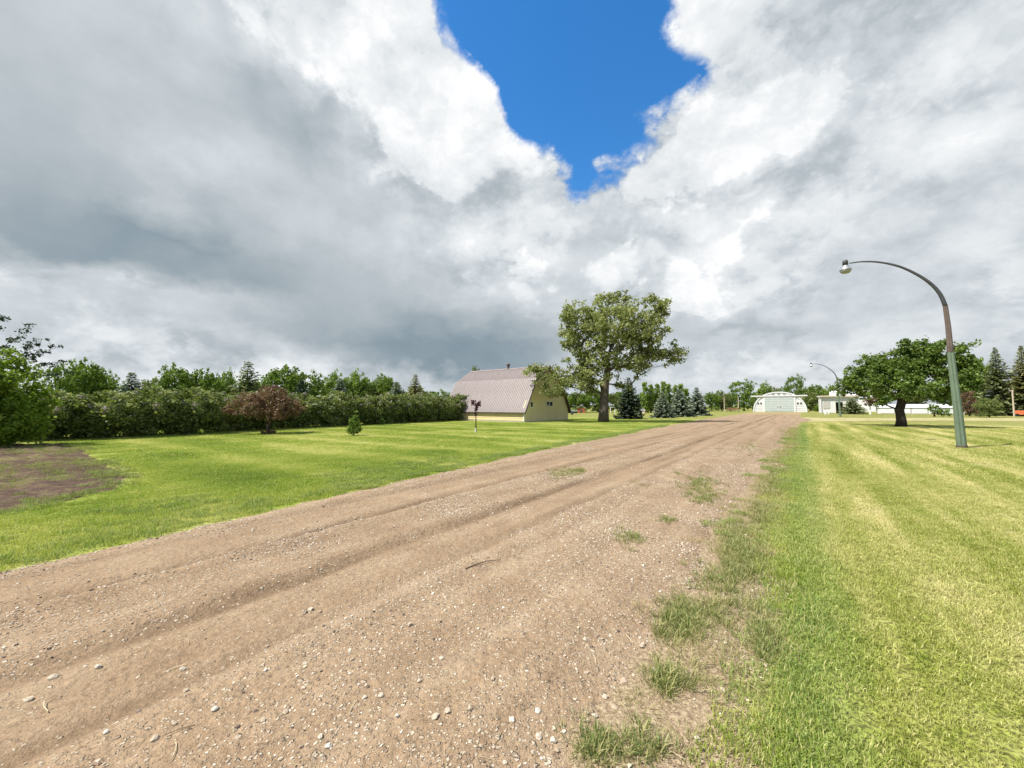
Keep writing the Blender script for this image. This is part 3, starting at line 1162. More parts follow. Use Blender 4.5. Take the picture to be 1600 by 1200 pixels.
    z = np.where(n < edges(s)[1], road_z(s, n), .01) + .004
    o = instancer('straw_litter', np.stack([X, Y, z], 1), g.random(len(X)) * 6.28, 0.03 + 0.09 * g.random(len(X)) ** 2, g.integers(0, 4, len(X)), sm, tilt=g.normal(0, .12, (len(X), 2)))
    tag(o, 'dry straw stems scattered over the driveway and its weedy edge', 'straw', kind='stuff')


ground_cover()


# ------------------------------------------------------------------ trees, hedge and shrubs
def leaf_mat(name, dark, mid, light, trans=0.30, accent=None, acc_amt=0.0, rough=0.5):
    m = new_mat(name)
    t = attr('tone')
    P = pos()
    k = t * 0.75 + E.noise(P, 0.9, 3, 0.5) * 0.5 - 0.12
    c = E.ramp(k, [(0.1, dark), (0.5, mid), (0.92, light)])
    if accent:
        c = E.mix(E.sstep(E.noise(P, 1.3, 3, 0.6), 0.56, 0.68) * acc_amt, c, accent)
    nt = m.node_tree
    d = principled(c, rough, spec=0.3)
    tr = nt.nodes.new('ShaderNodeBsdfTranslucent')
    E._set(tr.inputs['Color'], E.v('MULTIPLY', c, (1.2, 1.25, 0.7)))
    mx = nt.nodes.new('ShaderNodeMixShader')
    mx.inputs[0].default_value = trans
    nt.links.new(d, mx.inputs[1])
    nt.links.new(tr.outputs[0], mx.inputs[2])
    finish(m, mx.outputs[0])
    return m


leaf_mat('leaf_poplar', (.115, .140, .040), (.24, .270, .092), (.43, .45, .225), 0.38)
leaf_mat('leaf_green', (.062, .112, .013), (.135, .210, .030), (.235, .315, .060), 0.38)
leaf_mat('leaf_fruit', (.048, .085, .011), (.105, .165, .026), (.205, .275, .060), 0.34)
leaf_mat('leaf_bright', (.085, .145, .010), (.155, .235, .020), (.25, .33, .048), 0.42)
leaf_mat('leaf_lime', (.10, .17, .024), (.19, .275, .050), (.30, .37, .10), 0.4)
leaf_mat('leaf_lilac', (.050, .078, .017), (.170, .210, .058), (.34, .37, .150), 0.34)
leaf_mat('leaf_slate', (.030, .050, .030), (.050, .075, .045), (.085, .115, .075), 0.2)
leaf_mat('leaf_plum', (.080, .045, .028), (.185, .110, .070), (.29, .195, .125), 0.3, (.15, .15, .06), 0.4)
leaf_mat('leaf_wine', (.050, .018, .024), (.085, .032, .038), (.14, .06, .06), 0.2)
leaf_mat('needle_blue', (.070, .095, .062), (.160, .200, .145), (.33, .37, .275), 0.15)
leaf_mat('needle_green', (.070, .095, .038), (.155, .185, .078), (.28, .30, .145), 0.2)
leaf_mat('needle_olive', (.105, .115, .038), (.21, .215, .080), (.34, .32, .145), 0.2)
leaf_mat('needle_dark', (.018, .034, .020), (.045, .070, .045), (.11, .14, .10), 0.1)
leaf_mat('blossom', (.30, .22, .26), (.42, .34, .38), (.56, .50, .52), 0.2)
leaf_mat('blossom_white', (.45, .45, .40), (.60, .60, .55), (.72, .72, .68), 0.2)
m_ = new_mat('bark')
P_ = objpos()
n_ = E.noise(E.v('MULTIPLY', P_, (5, 5, 1.1)), 2.2, 5, 0.65)
finish(m_, principled(E.ramp(n_, [(.3, (.060, .045, .034)), (.55, (.135, .108, .085)), (.75, (.22, .185, .15))]), 0.9, bump=n_, bstr=0.9, bdist=0.05, spec=0.1))
m_ = new_mat('bark_dark')
P_ = objpos()
n_ = E.noise(E.v('MULTIPLY', P_, (6, 6, 1.5)), 2.5, 5, 0.65)
finish(m_, principled(E.ramp(n_, [(.3, (.025, .020, .016)), (.7, (.085, .068, .052))]), 0.9, bump=n_, bstr=0.7, bdist=0.04, spec=0.1))


def leaves_mesh(name, C, rc, count, size, mat, g, flat=0.8, up=0.35, long=1.5, outward=None):
    """count leaves round each cluster centre C (k,3); each leaf two triangles folded along its rib"""
    k = len(C)
    cnt = np.broadcast_to(np.asarray(count), (k,)).astype(int)
    ci = np.repeat(np.arange(k), cnt)
    N = len(ci)
    rcs = np.broadcast_to(np.asarray(rc, float), (k,))[ci]
    off = g.normal(0, 1, (N, 3))
    off /= np.linalg.norm(off, axis=1)[:, None] + 1e-9
    off *= (g.random(N) ** 0.55)[:, None]
    ctr = C[ci] + off * np.stack([rcs, rcs, rcs * flat], 1)
    nrm = g.normal(0, 1, (N, 3)) * 0.9 + off * 0.9
    nrm[:, 2] += up
    nrm /= np.linalg.norm(nrm, axis=1)[:, None]
    t = g.normal(0, 1, (N, 3))
    t -= nrm * (t * nrm).sum(1)[:, None]
    t /= np.linalg.norm(t, axis=1)[:, None]
    b = np.cross(nrm, t)
    sz = size * (0.55 + 0.9 * g.random(N))
    V = np.zeros((N, 4, 3))
    V[:, 0] = ctr - t * (sz * long / 2)[:, None]
    V[:, 1] = ctr + b * (sz / 2)[:, None] + nrm * (sz * .12)[:, None]
    V[:, 2] = ctr + t * (sz * long / 2)[:, None]
    V[:, 3] = ctr - b * (sz / 2)[:, None] + nrm * (sz * .12)[:, None]
    i = np.arange(N)[:, None] * 4
    F = np.concatenate([i + np.array([[0, 1, 2]]), i + np.array([[0, 2, 3]])], 1).reshape(-1, 3)
    ctone = g.random(k)[ci] * 0.45 + g.random(N) * 0.55
    return mesh_np(name, V.reshape(-1, 3), F, mat, False, {'tone': ('FACE', np.repeat(ctone, 2))})


def crown_points(ells, n, g, shell=0.55):
    w = np.array([e[6] if len(e) > 6 else e[3] * e[4] * e[5] for e in ells], float)
    idx = g.choice(len(ells), n, p=w / w.sum())
    P = []
    for i in idx:
        e = ells[i]
        d = g.normal(0, 1, 3)
        d /= np.linalg.norm(d)
        r = shell + (1 - shell) * g.random() if g.random() < 0.72 else g.random() ** .5
        P.append([e[0] + d[0] * e[3] * r, e[1] + d[1] * e[4] * r, e[2] + d[2] * e[5] * r])
    return np.array(P)


def skeleton(trunk, C, tip, g, wander=0.10):
    """joins every cluster to the trunk polyline; returns nodes, parents, radii"""
    nodes = [np.array(p, float) for p in trunk]
    par = [-1] + list(range(len(trunk) - 1))
    root = nodes[-1]
    order = np.argsort(np.linalg.norm(C - np.array(trunk[len(trunk) // 2]), axis=1))
    start = max(1, len(trunk) // 3)
    for ci in order:
        c = C[ci]
        A = np.array(nodes[start:])
        dv = c - A
        dist = np.linalg.norm(dv, axis=1)
        cost = dist + np.maximum(0, -dv[:, 2]) * 1.4 + 0.10 * np.linalg.norm(A - root, axis=1)
        j = int(np.argmin(cost)) + start
        a = nodes[j]
        L = np.linalg.norm(c - a)
        steps = max(1, min(4, int(L / 0.9)))
        last = j
        for q in range(1, steps + 1):
            t = q / steps
            p = a + (c - a) * t
            if q < steps:
                p = p + g.normal(0, wander * L * .5, 3) + np.array([0, 0, -0.08 * L * math.sin(t * math.pi)])
            nodes.append(p)
            par.append(last)
            last = len(nodes) - 1
    n = len(nodes)
    r = np.zeros(n)
    kids = [[] for _ in range(n)]
    for i in range(1, n):
        kids[par[i]].append(i)
    for i in reversed(range(n)):
        r[i] = tip if not kids[i] else (sum(r[k] ** 2.4 for k in kids[i])) ** (1 / 2.4)
    return nodes, par, r


def wood_mesh(name, nodes, par, r, mat, trunk_n, base_r, flare=1.35, sides=6):
    mb = MB()
    tip = r.min()
    r = tip + (base_r - tip) * ((r - tip) / max(r[0] - tip, 1e-6)) ** 1.45
    rr = [float(x) for x in r[:trunk_n]]
    rr[0] *= flare
    rr[1] *= 1 + (flare - 1) * .25
    mb.tube([tuple(p) for p in nodes[:trunk_n]], rr, 10)
    for i in range(trunk_n, len(nodes)):
        p = par[i]
        ra = min(r[p], r[i] * 1.35)
        mb.tube([tuple(nodes[p]), tuple(nodes[i])], [ra, r[i]], sides if r[i] > 0.05 else 4, caps=False)
    return mb.mesh(name, mat, True)


def face_cam(p):
    return -math.atan2(p.x, p.y)


def span(px_l, px_r, p):
    """metres across the line of sight for a pixel width at ground point p"""
    Rr = math.hypot(p.x, p.y)
    return (px_r - px_l) * p.y ** 2 / (600 * Rr)


def tree(name, label, base, trunk, ells, nclus, rc, leaves, leaf_size, leafm, barkm, base_r, seed, tip=0.02, shell=0.55, cat='tree', group=None, up=0.35, extra=None, flat=0.8, scale=1.0, stray=.10):
    g = np.random.default_rng(seed)
    C = crown_points(ells, nclus, g, shell)
    if extra is not None:
        C = np.concatenate([C, np.array(extra, float)])
    far_ = g.random(len(C)) < stray
    mid_ = C.mean(0)
    C[far_] = mid_ + (C[far_] - mid_) * g.uniform(1.02, 1.10, (far_.sum(), 1))
    nodes, par, r = skeleton(trunk, C, tip, g)
    o = empty(name, base, face_cam(Vector(base)), scale)
    tag(o, label, cat, group)
    link('trunk', wood_mesh('trunk', nodes, par, r, MATS[barkm], len(trunk), base_r), o)
    cnt = np.maximum(4, leaves * (0.5 + g.random(len(C)))).astype(int)
    rcs = rc * (0.65 + 0.7 * g.random(len(C))) * np.where(far_, .6, 1)
    cnt = np.where(far_, cnt // 2 + 2, cnt)
    link('crown', leaves_mesh('crown', C, rcs, cnt, leaf_size, MATS[leafm], g, flat=flat, up=up), o)
    return o


def copy_tree(o, loc, rz, scale, label=None, group=None):
    c = o.copy()
    COL.objects.link(c)
    c.location, c.rotation_euler, c.scale = loc, (0, 0, rz), scale if hasattr(scale, '__len__') else (scale,) * 3
    if label:
        c['label'] = label
    if group:
        c['group'] = group
    for ch in o.children:
        d = ch.copy()
        COL.objects.link(d)
        d.parent = c
    return c


# ---------------- the big poplar beside the barn
pb = gp(943, 659.5)
k = pb.y / 600                         # metres per pixel there


def PX(px, py, d=0.0):
    """local x, y, z of a pixel in the upright plane through the poplar"""
    return ((px - 943) * k, d, (659.5 - py) * k)


def ell(px, py, rx, rz, d=0.0, ry=None, w=None):
    a = PX(px, py, d)
    return (a[0], a[1], a[2], rx * k, (ry or rx * 0.9) * k, rz * k, w if w else rx * rz * .9)


tr_ = [PX(943, 659.5), PX(943.5, 640), PX(945, 618, .1), PX(948, 590, .1), PX(951, 565, 0), PX(956, 540, -.1), PX(962, 515, 0)]
el_ = [ell(915, 500, 40, 38, 0), ell(965, 490, 45, 36, 1.0), ell(1010, 500, 36, 38, 0), ell(960, 515, 60, 45, -1.5, 50), ell(925, 545, 38, 32, .5), ell(985, 548, 34, 28, 0),
       ell(1030, 552, 34, 18, .6), ell(1045, 560, 20, 12, 0), ell(890, 490, 17, 20, 0), ell(1032, 485, 15, 22, 0), ell(950, 565, 34, 18, -1), ell(960, 465, 30, 12, 0), ell(915, 560, 26, 22, 0), ell(940, 580, 34, 16, 1), ell(990, 572, 32, 20, -1), ell(930, 590, 26, 18, -.8), ell(1015, 560, 30, 16, .5), ell(1010, 525, 34, 26, 0), ell(895, 525, 22, 30, 0),
       ell(853, 585, 28, 18, -2, 34, 720), ell(878, 598, 32, 24, -1.2, 34, 640), ell(868, 614, 22, 10, -2, 26, 160), ell(898, 578, 30, 22, 0, 30, 380), ell(915, 600, 24, 24, -.6, 28, 330), ell(905, 590, 25, 20, 0), ell(838, 576, 12, 9, -2, None, 140),
       ell(925, 612, 15, 18, .8, None, 110), ell(972, 600, 20, 16, 1, None, 130), ell(985, 592, 12, 10, 0, None, 60), ell(962, 625, 12, 10, .8, None, 60)]
tree('poplar_tree', 'tall spreading poplar with thick bare trunk standing beside the yellow barn', pb, tr_, el_, 800, 0.56, 44, 0.160, 'leaf_poplar', 'bark', 0.46, 21, tip=0.022, shell=0.35, stray=.16)

# ---------------- the low broad tree between the street lamp and the far shed
rb = gp(1408, 667)
sx = rb.y ** 2 / (600 * math.hypot(rb.x, rb.y))
sz = rb.y / 600


def ell2(px, py, rx, rz, d=0.0):
    return ((px - 1408) * sx, d, (667 - py) * sz, rx * sx, rx * sx * .9, rz * sz)


tr_ = [(0, 0, 0), (.03, 0, .5), (0, 0, .95), (-.05, 0, 1.35), (.1, .1, 1.9), (.2, 0, 2.7), (.1, 0, 3.6)]
el_ = [ell2(1400, 580, 60, 32), ell2(1450, 570, 60, 36, .5), ell2(1345, 590, 42, 26), ell2(1320, 600, 28, 18), ell2(1490, 588, 36, 32), ell2(1515, 590, 20, 30), ell2(1440, 548, 45, 18), ell2(1380, 568, 45, 20, 1),
       ell2(1410, 605, 70, 20, -1.5), ell2(1470, 612, 40, 18), ell2(1355, 612, 34, 14), ell2(1385, 630, 24, 8, -1), ell2(1305, 610, 12, 14), ell2(1505, 560, 24, 16)]
tree('fruit_tree', 'low spreading dark green tree forking near the ground on the lawn behind the lamp', rb, tr_, el_, 500, 0.46, 58, 0.13, 'leaf_fruit', 'bark_dark', 0.30, 22, tip=0.014, shell=0.4, stray=.22)

# ---------------- left edge of the lawn
lb = gp(-8, 699)
tr_ = [(0, 0, 0), (.1, 0, .7), (.05, .1, 1.5), (.2, 0, 2.4)]
tree('leafy_shrub', 'bright green bushy shrub at the hedge end beside the tilled soil', lb, tr_,
     [(.0, 0, 1.6, 1.5, 1.5, 1.4), (.25, -.2, 2.7, 1.1, 1.2, 1.0), (-.9, 0, 2.2, 1.5, 1.5, 1.6), (.55, -.3, 1.0, 1.0, 1.1, .8), (0, -.5, .6, 1.2, 1.2, .5), (-.4, 0, 3.5, .9, 1.0, .6)],
     260, 0.36, 62, 0.088, 'leaf_bright', 'bark_dark', 0.14, 31, tip=0.008, cat='shrub')
lb2 = gp(-75, 684)
tr_ = [(0, 0, 0), (.1, 0, 1.2), (.2, 0, 2.6), (.3, 0, 4.0), (.2, 0, 5.2)]
ex = []
ge = np.random.default_rng(3)
for (ax_, az_, n_b) in ((2.9, 5.6, 15), (3.35, 5.2, 13), (2.2, 6.3, 15), (3.7, 4.4, 12), (1.4, 6.9, 14), (3.9, 3.7, 10), (2.7, 4.8, 12), (-1.6, 5.8, 12)):
    for q in np.linspace(0.35, 1, n_b):
        ex.append((.3 + (ax_ - .3) * q + ge.normal(0, .12), ge.normal(0, .25), 3.2 + (az_ - 3.2) * q + ge.normal(0, .10)))
tree('sparse_tree', 'sparse dark leaved tree reaching above the bright shrub at the hedge end', lb2, tr_, [(.2, 0, 4.6, 1.6, 1.4, 1.4), (-.8, 0, 3.8, 1.2, 1.2, 1.3)],
     60, 0.24, 22, 0.085, 'leaf_slate', 'bark_dark', 0.16, 33, tip=0.010, extra=ex)

# ---------------- lilac hedge
hp = [gp(-60, 690), gp(40, 691), gp(130, 688), gp(300, 680), gp(400, 673), gp(500, 668), gp(600, 663), gp(700, 658)]
hp.append(hp[-1] + (hp[-1] - hp[-2]) * 0.7)
hedge = empty('lilac_hedge', hp[3])
tag(hedge, 'long dense lilac hedge with faded mauve and white blossom along the lawn', 'hedge')
hl = [0]
for a, b in zip(hp, hp[1:]):
    hl.append(hl[-1] + (b - a).length)
nb = int(hl[-1] / 1.65)
bush_protos = []
gh = np.random.default_rng(44)
for v in range(6):
    C = crown_points([(0, .1, 1.35, 1.25, 1.2, 1.1), (.3, -.35, 1.75, 1.0, 1.0, .75), (-.5, -.4, 1.55, .8, .9, .7), (0, .35, .6, 1.1, .85, .6), (.6, -.1, 1.1, .6, .9, .6), (0, .9, .6, 1.3, .7, .6), (-.6, .5, .35, 1.0, .7, .4), (.6, .5, .35, 1.0, .7, .4)], 165, gh, 0.75)
    C[:, 2] = np.maximum(C[:, 2], 0.08)
    me = leaves_mesh('bush', C, 0.30 * (.7 + .6 * gh.random(len(C))), 42, 0.095, MATS['leaf_lilac'], gh)
    top = C[(C[:, 2] > 1.1)]
    top = top[gh.random(len(top)) < 0.30] + np.array([0, -.12, .16])
    bl = leaves_mesh('blossom', top, 0.11, 16, 0.06, MATS['blossom'], gh, flat=1.5)
    wh = leaves_mesh('blossom', C[gh.random(len(C)) < .35] + np.array([0, -.15, .05]), 0.12, 14, 0.06, MATS['blossom_white'], gh)
    bush_protos.append((me, bl, wh))
for i in range(nb):
    d = (i + .5) / nb * hl[-1]
    j = max(q for q in range(len(hl) - 1) if hl[q] <= d)
    p = hp[j] + (hp[j + 1] - hp[j]) * ((d - hl[j]) / (hl[j + 1] - hl[j]))
    away = Vector((p.x, p.y, 0)).normalized()
    p = p + away * (1.15 + gh.normal(0, .12))
    hgt = 2.45 * (1 + 0.28 * d / hl[-1]) * (0.93 + 0.16 * gh.random())
    me, bl, wh = bush_protos[int(gh.integers(0, 6))]
    b = link('bush', me, hedge)
    b.location = p - hp[3]
    b.rotation_euler = (0, 0, face_cam(p) + gh.normal(0, .25))
    b.scale = (1.12 * (.9 + .3 * gh.random()), 1.05, hgt / 2.55)
    px_here = 800 + 600 * p.x / p.y
    f = link('blossom', wh if 470 < px_here < 540 or gh.random() < .06 else bl, b)

# ---------------- ornamental plants on the left lawn
qb = gp(418, 678)
tr_ = [(0, 0, 0), (.02, 0, .35), (.03, 0, .7), (0, 0, 1.1)]
w_ = span(366, 483, qb) / 2
tree('plum_tree', 'small round purple brown leaved tree on the lawn before the lilac hedge', qb, tr_,
     [(0, 0, 1.75, w_ * .95, w_ * .85, .75), (-.7 * w_, 0, 1.5, w_ * .5, w_ * .5, .5), (.6 * w_, 0, 1.55, w_ * .5, w_ * .5, .55), (0, 0, 2.3, w_ * .65, w_ * .6, .6), (.2, -.3, 1.2, w_ * .7, w_ * .6, .4)],
     240, 0.26, 46, 0.072, 'leaf_plum', 'bark_dark', 0.085, 41, tip=0.007)
g_ = np.random.default_rng(9)
mulch = leaves_mesh('base_shoots', crown_points([(0, 0, .1, .45, .4, .14)], 30, g_), .10, 18, .07, MATS['leaf_plum'], g_)
link('base_shoots', mulch, [o for o in COL.objects if o.name == 'plum_tree'][0])
sb = gp(553, 681)
tree('young_shrub', 'young upright green shrub with wispy top alone on the left lawn', sb, [(0, 0, 0), (0, 0, .3), (.02, 0, .7), (.03, 0, 1.2)],
     [(0, 0, .4, .42, .4, .36), (0, 0, .75, .28, .28, .3), (.08, 0, 1.2, .12, .12, .3), (-.1, 0, 1.0, .1, .1, .25)], 90, 0.13, 24, 0.05, 'leaf_green', 'bark_dark', 0.025, 42, tip=.004, cat='shrub')
tb = gp(597, 664)
tree('seedling', 'tiny dark seedling in the grass near the lilac hedge foot', tb, [(0, 0, 0), (0, 0, .25), (0, 0, .5)], [(0, 0, .35, .2, .2, .3)], 24, 0.10, 16, 0.06, 'leaf_green', 'bark_dark', 0.015, 43, tip=.004, cat='seedling')
yb = gp(743, 676)
tr_ = [(0, 0, 0), (.01, 0, .5), (-.01, 0, 1.0), (0, 0, 1.45), (.02, 0, 1.75)]
yo = tree('sapling', 'slim wine red sapling with white trunk guard on the lawn before the barn', yb, tr_,
          [(0, 0, 1.75, .2, .2, .35, 1), (-.18, 0, 1.85, .10, .1, .22, .6), (.2, 0, 1.85, .1, .1, .22, .6), (0, 0, 1.3, .08, .08, .3, .6)], 46, 0.09, 13, 0.062, 'leaf_wine', 'bark_dark', 0.022, 45, tip=.005)
plain('guard_white', (.72, .72, .70), 0.5)
MB().lathe([(.045, 0.0), (.045, .30)], sides=10).build('trunk_guard', MATS['guard_white'], yo)
MB().tube([(.06, .03, 0), (.055, .03, 1.5)], .012, 5).build('stake', MATS['bark_dark'], yo)


# ---------------- spruces
def spruce_parts(h, w, seed, needle, dens=1.0, skirt=0.06, pw=0.85, spray=0.30):
    g = np.random.default_rng(seed)
    mb = MB().tube([(0, 0, 0), (0, 0, h * .5), (0, 0, h * .985)], [h * .022, h * .013, .01], 7)
    C, T = [], []
    z = h * skirt
    while z < h * 0.985:
        u = (z / h)
        L = w * 0.5 * (1 - u) ** pw * (0.85 + .3 * g.random()) + 0.05 * h * (1 - u) + 0.03
        nbr = max(5, int((11 - 4 * u) * dens))
        ph = g.random() * 6.28
        for b in range(nbr):
            a = ph + 6.283 * b / nbr + g.normal(0, .22)
            l = L * (0.70 + .45 * g.random())
            rise = (0.55 * u - 0.18) * l + g.normal(0, .04) * l
            n = max(2, int(l / (spray * .42)))
            for q in range(n):
                t = (q + .6) / n
                rr = l * t
                zz = z + rise * t - 0.16 * l * math.sin(t * 2.2) + 0.10 * l * t * t
                for sd_ in (-1, 1, 0):
                    aa = a + sd_ * 0.75 * (1 - .25 * t)
                    C.append((rr * math.cos(a), rr * math.sin(a), max(zz, .05)))
                    T.append((math.cos(aa), math.sin(aa), g.normal(-.06, .22), t))
        z += min(h * (0.045 - 0.012 * u), .34 - .10 * u) / max(dens, .7) ** .5
    C, T = np.array(C), np.array(T)
    C = C + g.normal(0, spray * .10, C.shape)
    N = len(C)
    d = T[:, :3] / np.linalg.norm(T[:, :3], axis=1)[:, None]
    roll = g.normal(0, .6, N)
    up = np.tile([0, 0, 1.0], (N, 1))
    sdv = np.cross(d, up)
    sdv /= np.linalg.norm(sdv, axis=1)[:, None]
    nv = np.cross(sdv, d)
    side = sdv * np.cos(roll)[:, None] + nv * np.sin(roll)[:, None]
    ln = spray * (.7 + .6 * g.random(N)) * (1 - .6 * np.clip(C[:, 2] / h, 0, 1) ** 2)
    wd = ln * 0.30
    V = np.zeros((N, 4, 3))
    V[:, 0] = C - d * (ln * .15)[:, None]
    V[:, 1] = C + d * (ln * .35)[:, None] + side * wd[:, None]
    V[:, 2] = C + d * (ln * .95)[:, None] - np.array([0, 0, .05]) * ln[:, None]
    V[:, 3] = C + d * (ln * .35)[:, None] - side * wd[:, None]
    i = np.arange(N)[:, None] * 4
    F = np.concatenate([i + np.array([[0, 1, 2]]), i + np.array([[0, 2, 3]])], 1).reshape(-1, 3)
    tone = np.clip(T[:, 3] * .45 + g.random(N) * .5, 0, 1)
    crown = mesh_np('crown', V.reshape(-1, 3), F, MATS[needle], False, {'tone': ('FACE', np.repeat(tone, 2))})
    return mb.mesh('trunk', MATS['bark_dark'], True), crown


def put_spruce(label, base, h, w, seed, needle, group=None, **kw):
    o = empty('spruce_tree', base, seed * 1.3)
    tag(o, label, 'spruce', group)
    t, c = spruce_parts(h, w, seed, needle, **kw)
    link('trunk', t, o)
    link('crown', c, o)
    return o


def by_px(pxl, pxr, ptop, depth):
    """base point, width and height of a tree seen between these pixels at that distance"""
    px = (pxl + pxr) / 2
    b = Vector(((px - 800) / 600 * depth, depth, 0))
    # pitch makes the plain x/z relation only approximate; ap() gives the exact top
    t = ap(px, ptop, depth)
    return Vector((t.x, depth, 0)), span(pxl, pxr, b), t.z


def sp_at(label, pxl, pxr, ptop, depth, seed, needle, **kw):
    b, w, h = by_px(pxl, pxr, ptop, depth)
    return put_spruce(label, b, h, w, seed, needle, **kw)


sp_at('dark spruce standing close behind the trunk of the big poplar', 960, 1004, 588, 49, 61, 'needle_dark', spray=.36)
sp_at('pointed blue green spruce between the dark spruce and the pale blue spruces', 1017, 1053, 612, 54, 62, 'needle_blue', spray=.34)
sp_at('pale blue spruce in the middle of the three on the yard lawn', 1040, 1083, 607, 60, 63, 'needle_blue', spray=.38)
sp_at('broad pale blue spruce at the driveway end of the yard row', 1068, 1108, 604, 67, 64, 'needle_blue', spray=.42)
sp_at('small low spruce growing beside the white shed door', 1308, 1353, 622, 78, 65, 'needle_green', spray=.34, pw=.7)
sp_at('tall olive green spruce behind the dark low shrub near the gas tank', 1508, 1600, 541, 66, 66, 'needle_green', spray=.52, pw=1.15)
sp_at('tall olive brown spruce rising behind the white gas tank', 1546, 1644, 539, 64, 67, 'needle_olive', spray=.52, pw=1.15)

BG = 'spruces in the tree belt behind the lilac hedge'
for j, (a, b, t, d, nd_) in enumerate(((172, 242, 580, 34, 'needle_blue'), (352, 424, 562, 38, 'needle_green'), (508, 554, 589, 47, 'needle_blue'), (598, 642, 595, 52, 'needle_blue'), (452, 492, 592, 42, 'needle_dark'), (630, 668, 583, 54, 'needle_olive'))):
    lab = {'needle_blue': 'bluish spruce top showing above the lilac hedge', 'needle_green': 'broad grey green spruce rising behind the purple leaved tree', 'needle_dark': 'dark spruce in the belt right behind the purple leaved tree',
           'needle_olive': 'brownish spruce at the barn end of the belt behind the hedge'}[nd_]
    sp_at(lab, a, b, t, d, 70 + j, nd_, group=BG, spray=.40, pw=.8)


# ---------------- broad-leaved trees of the belts: a few built, the rest copies with their own size
def proto(seed, leafm, kind):
    g = np.random.default_rng(seed)
    if kind == 'round':
        el_ = [(0, 0, .62, .46, .44, .30), (-.22, 0, .55, .26, .26, .22), (.22, 0, .58, .26, .26, .24), (0, 0, .82, .28, .28, .16), (.1, -.1, .35, .38, .36, .20), (-.1, 0, .18, .42, .40, .16)]
        n, rc, lv, ls = 260, .085, 26, .030
    elif kind == 'open':
        el_ = [(-.2, 0, .72, .24, .22, .20), (.2, .05, .78, .22, .22, .20), (0, 0, .5, .34, .3, .22), (.25, 0, .5, .2, .2, .14), (-.28, 0, .48, .18, .18, .14), (0, 0, .3, .34, .3, .14), (0, 0, .14, .4, .36, .12)]
        n, rc, lv, ls = 190, .078, 24, .030
    else:
        el_ = [(0, 0, .55, .13, .13, .42), (.05, 0, .35, .17, .16, .28), (-.05, 0, .75, .09, .09, .22)]
        n, rc, lv, ls = 80, .06, 24, .034
    o = tree('belt_tree', '', (0, 0, 0), [(0, 0, 0), (0, 0, .12), (.01, 0, .3), (0, 0, .5), (0, 0, .68)], el_, n, rc, lv, ls, leafm, 'bark_dark', .024, seed, tip=.0022)
    return o


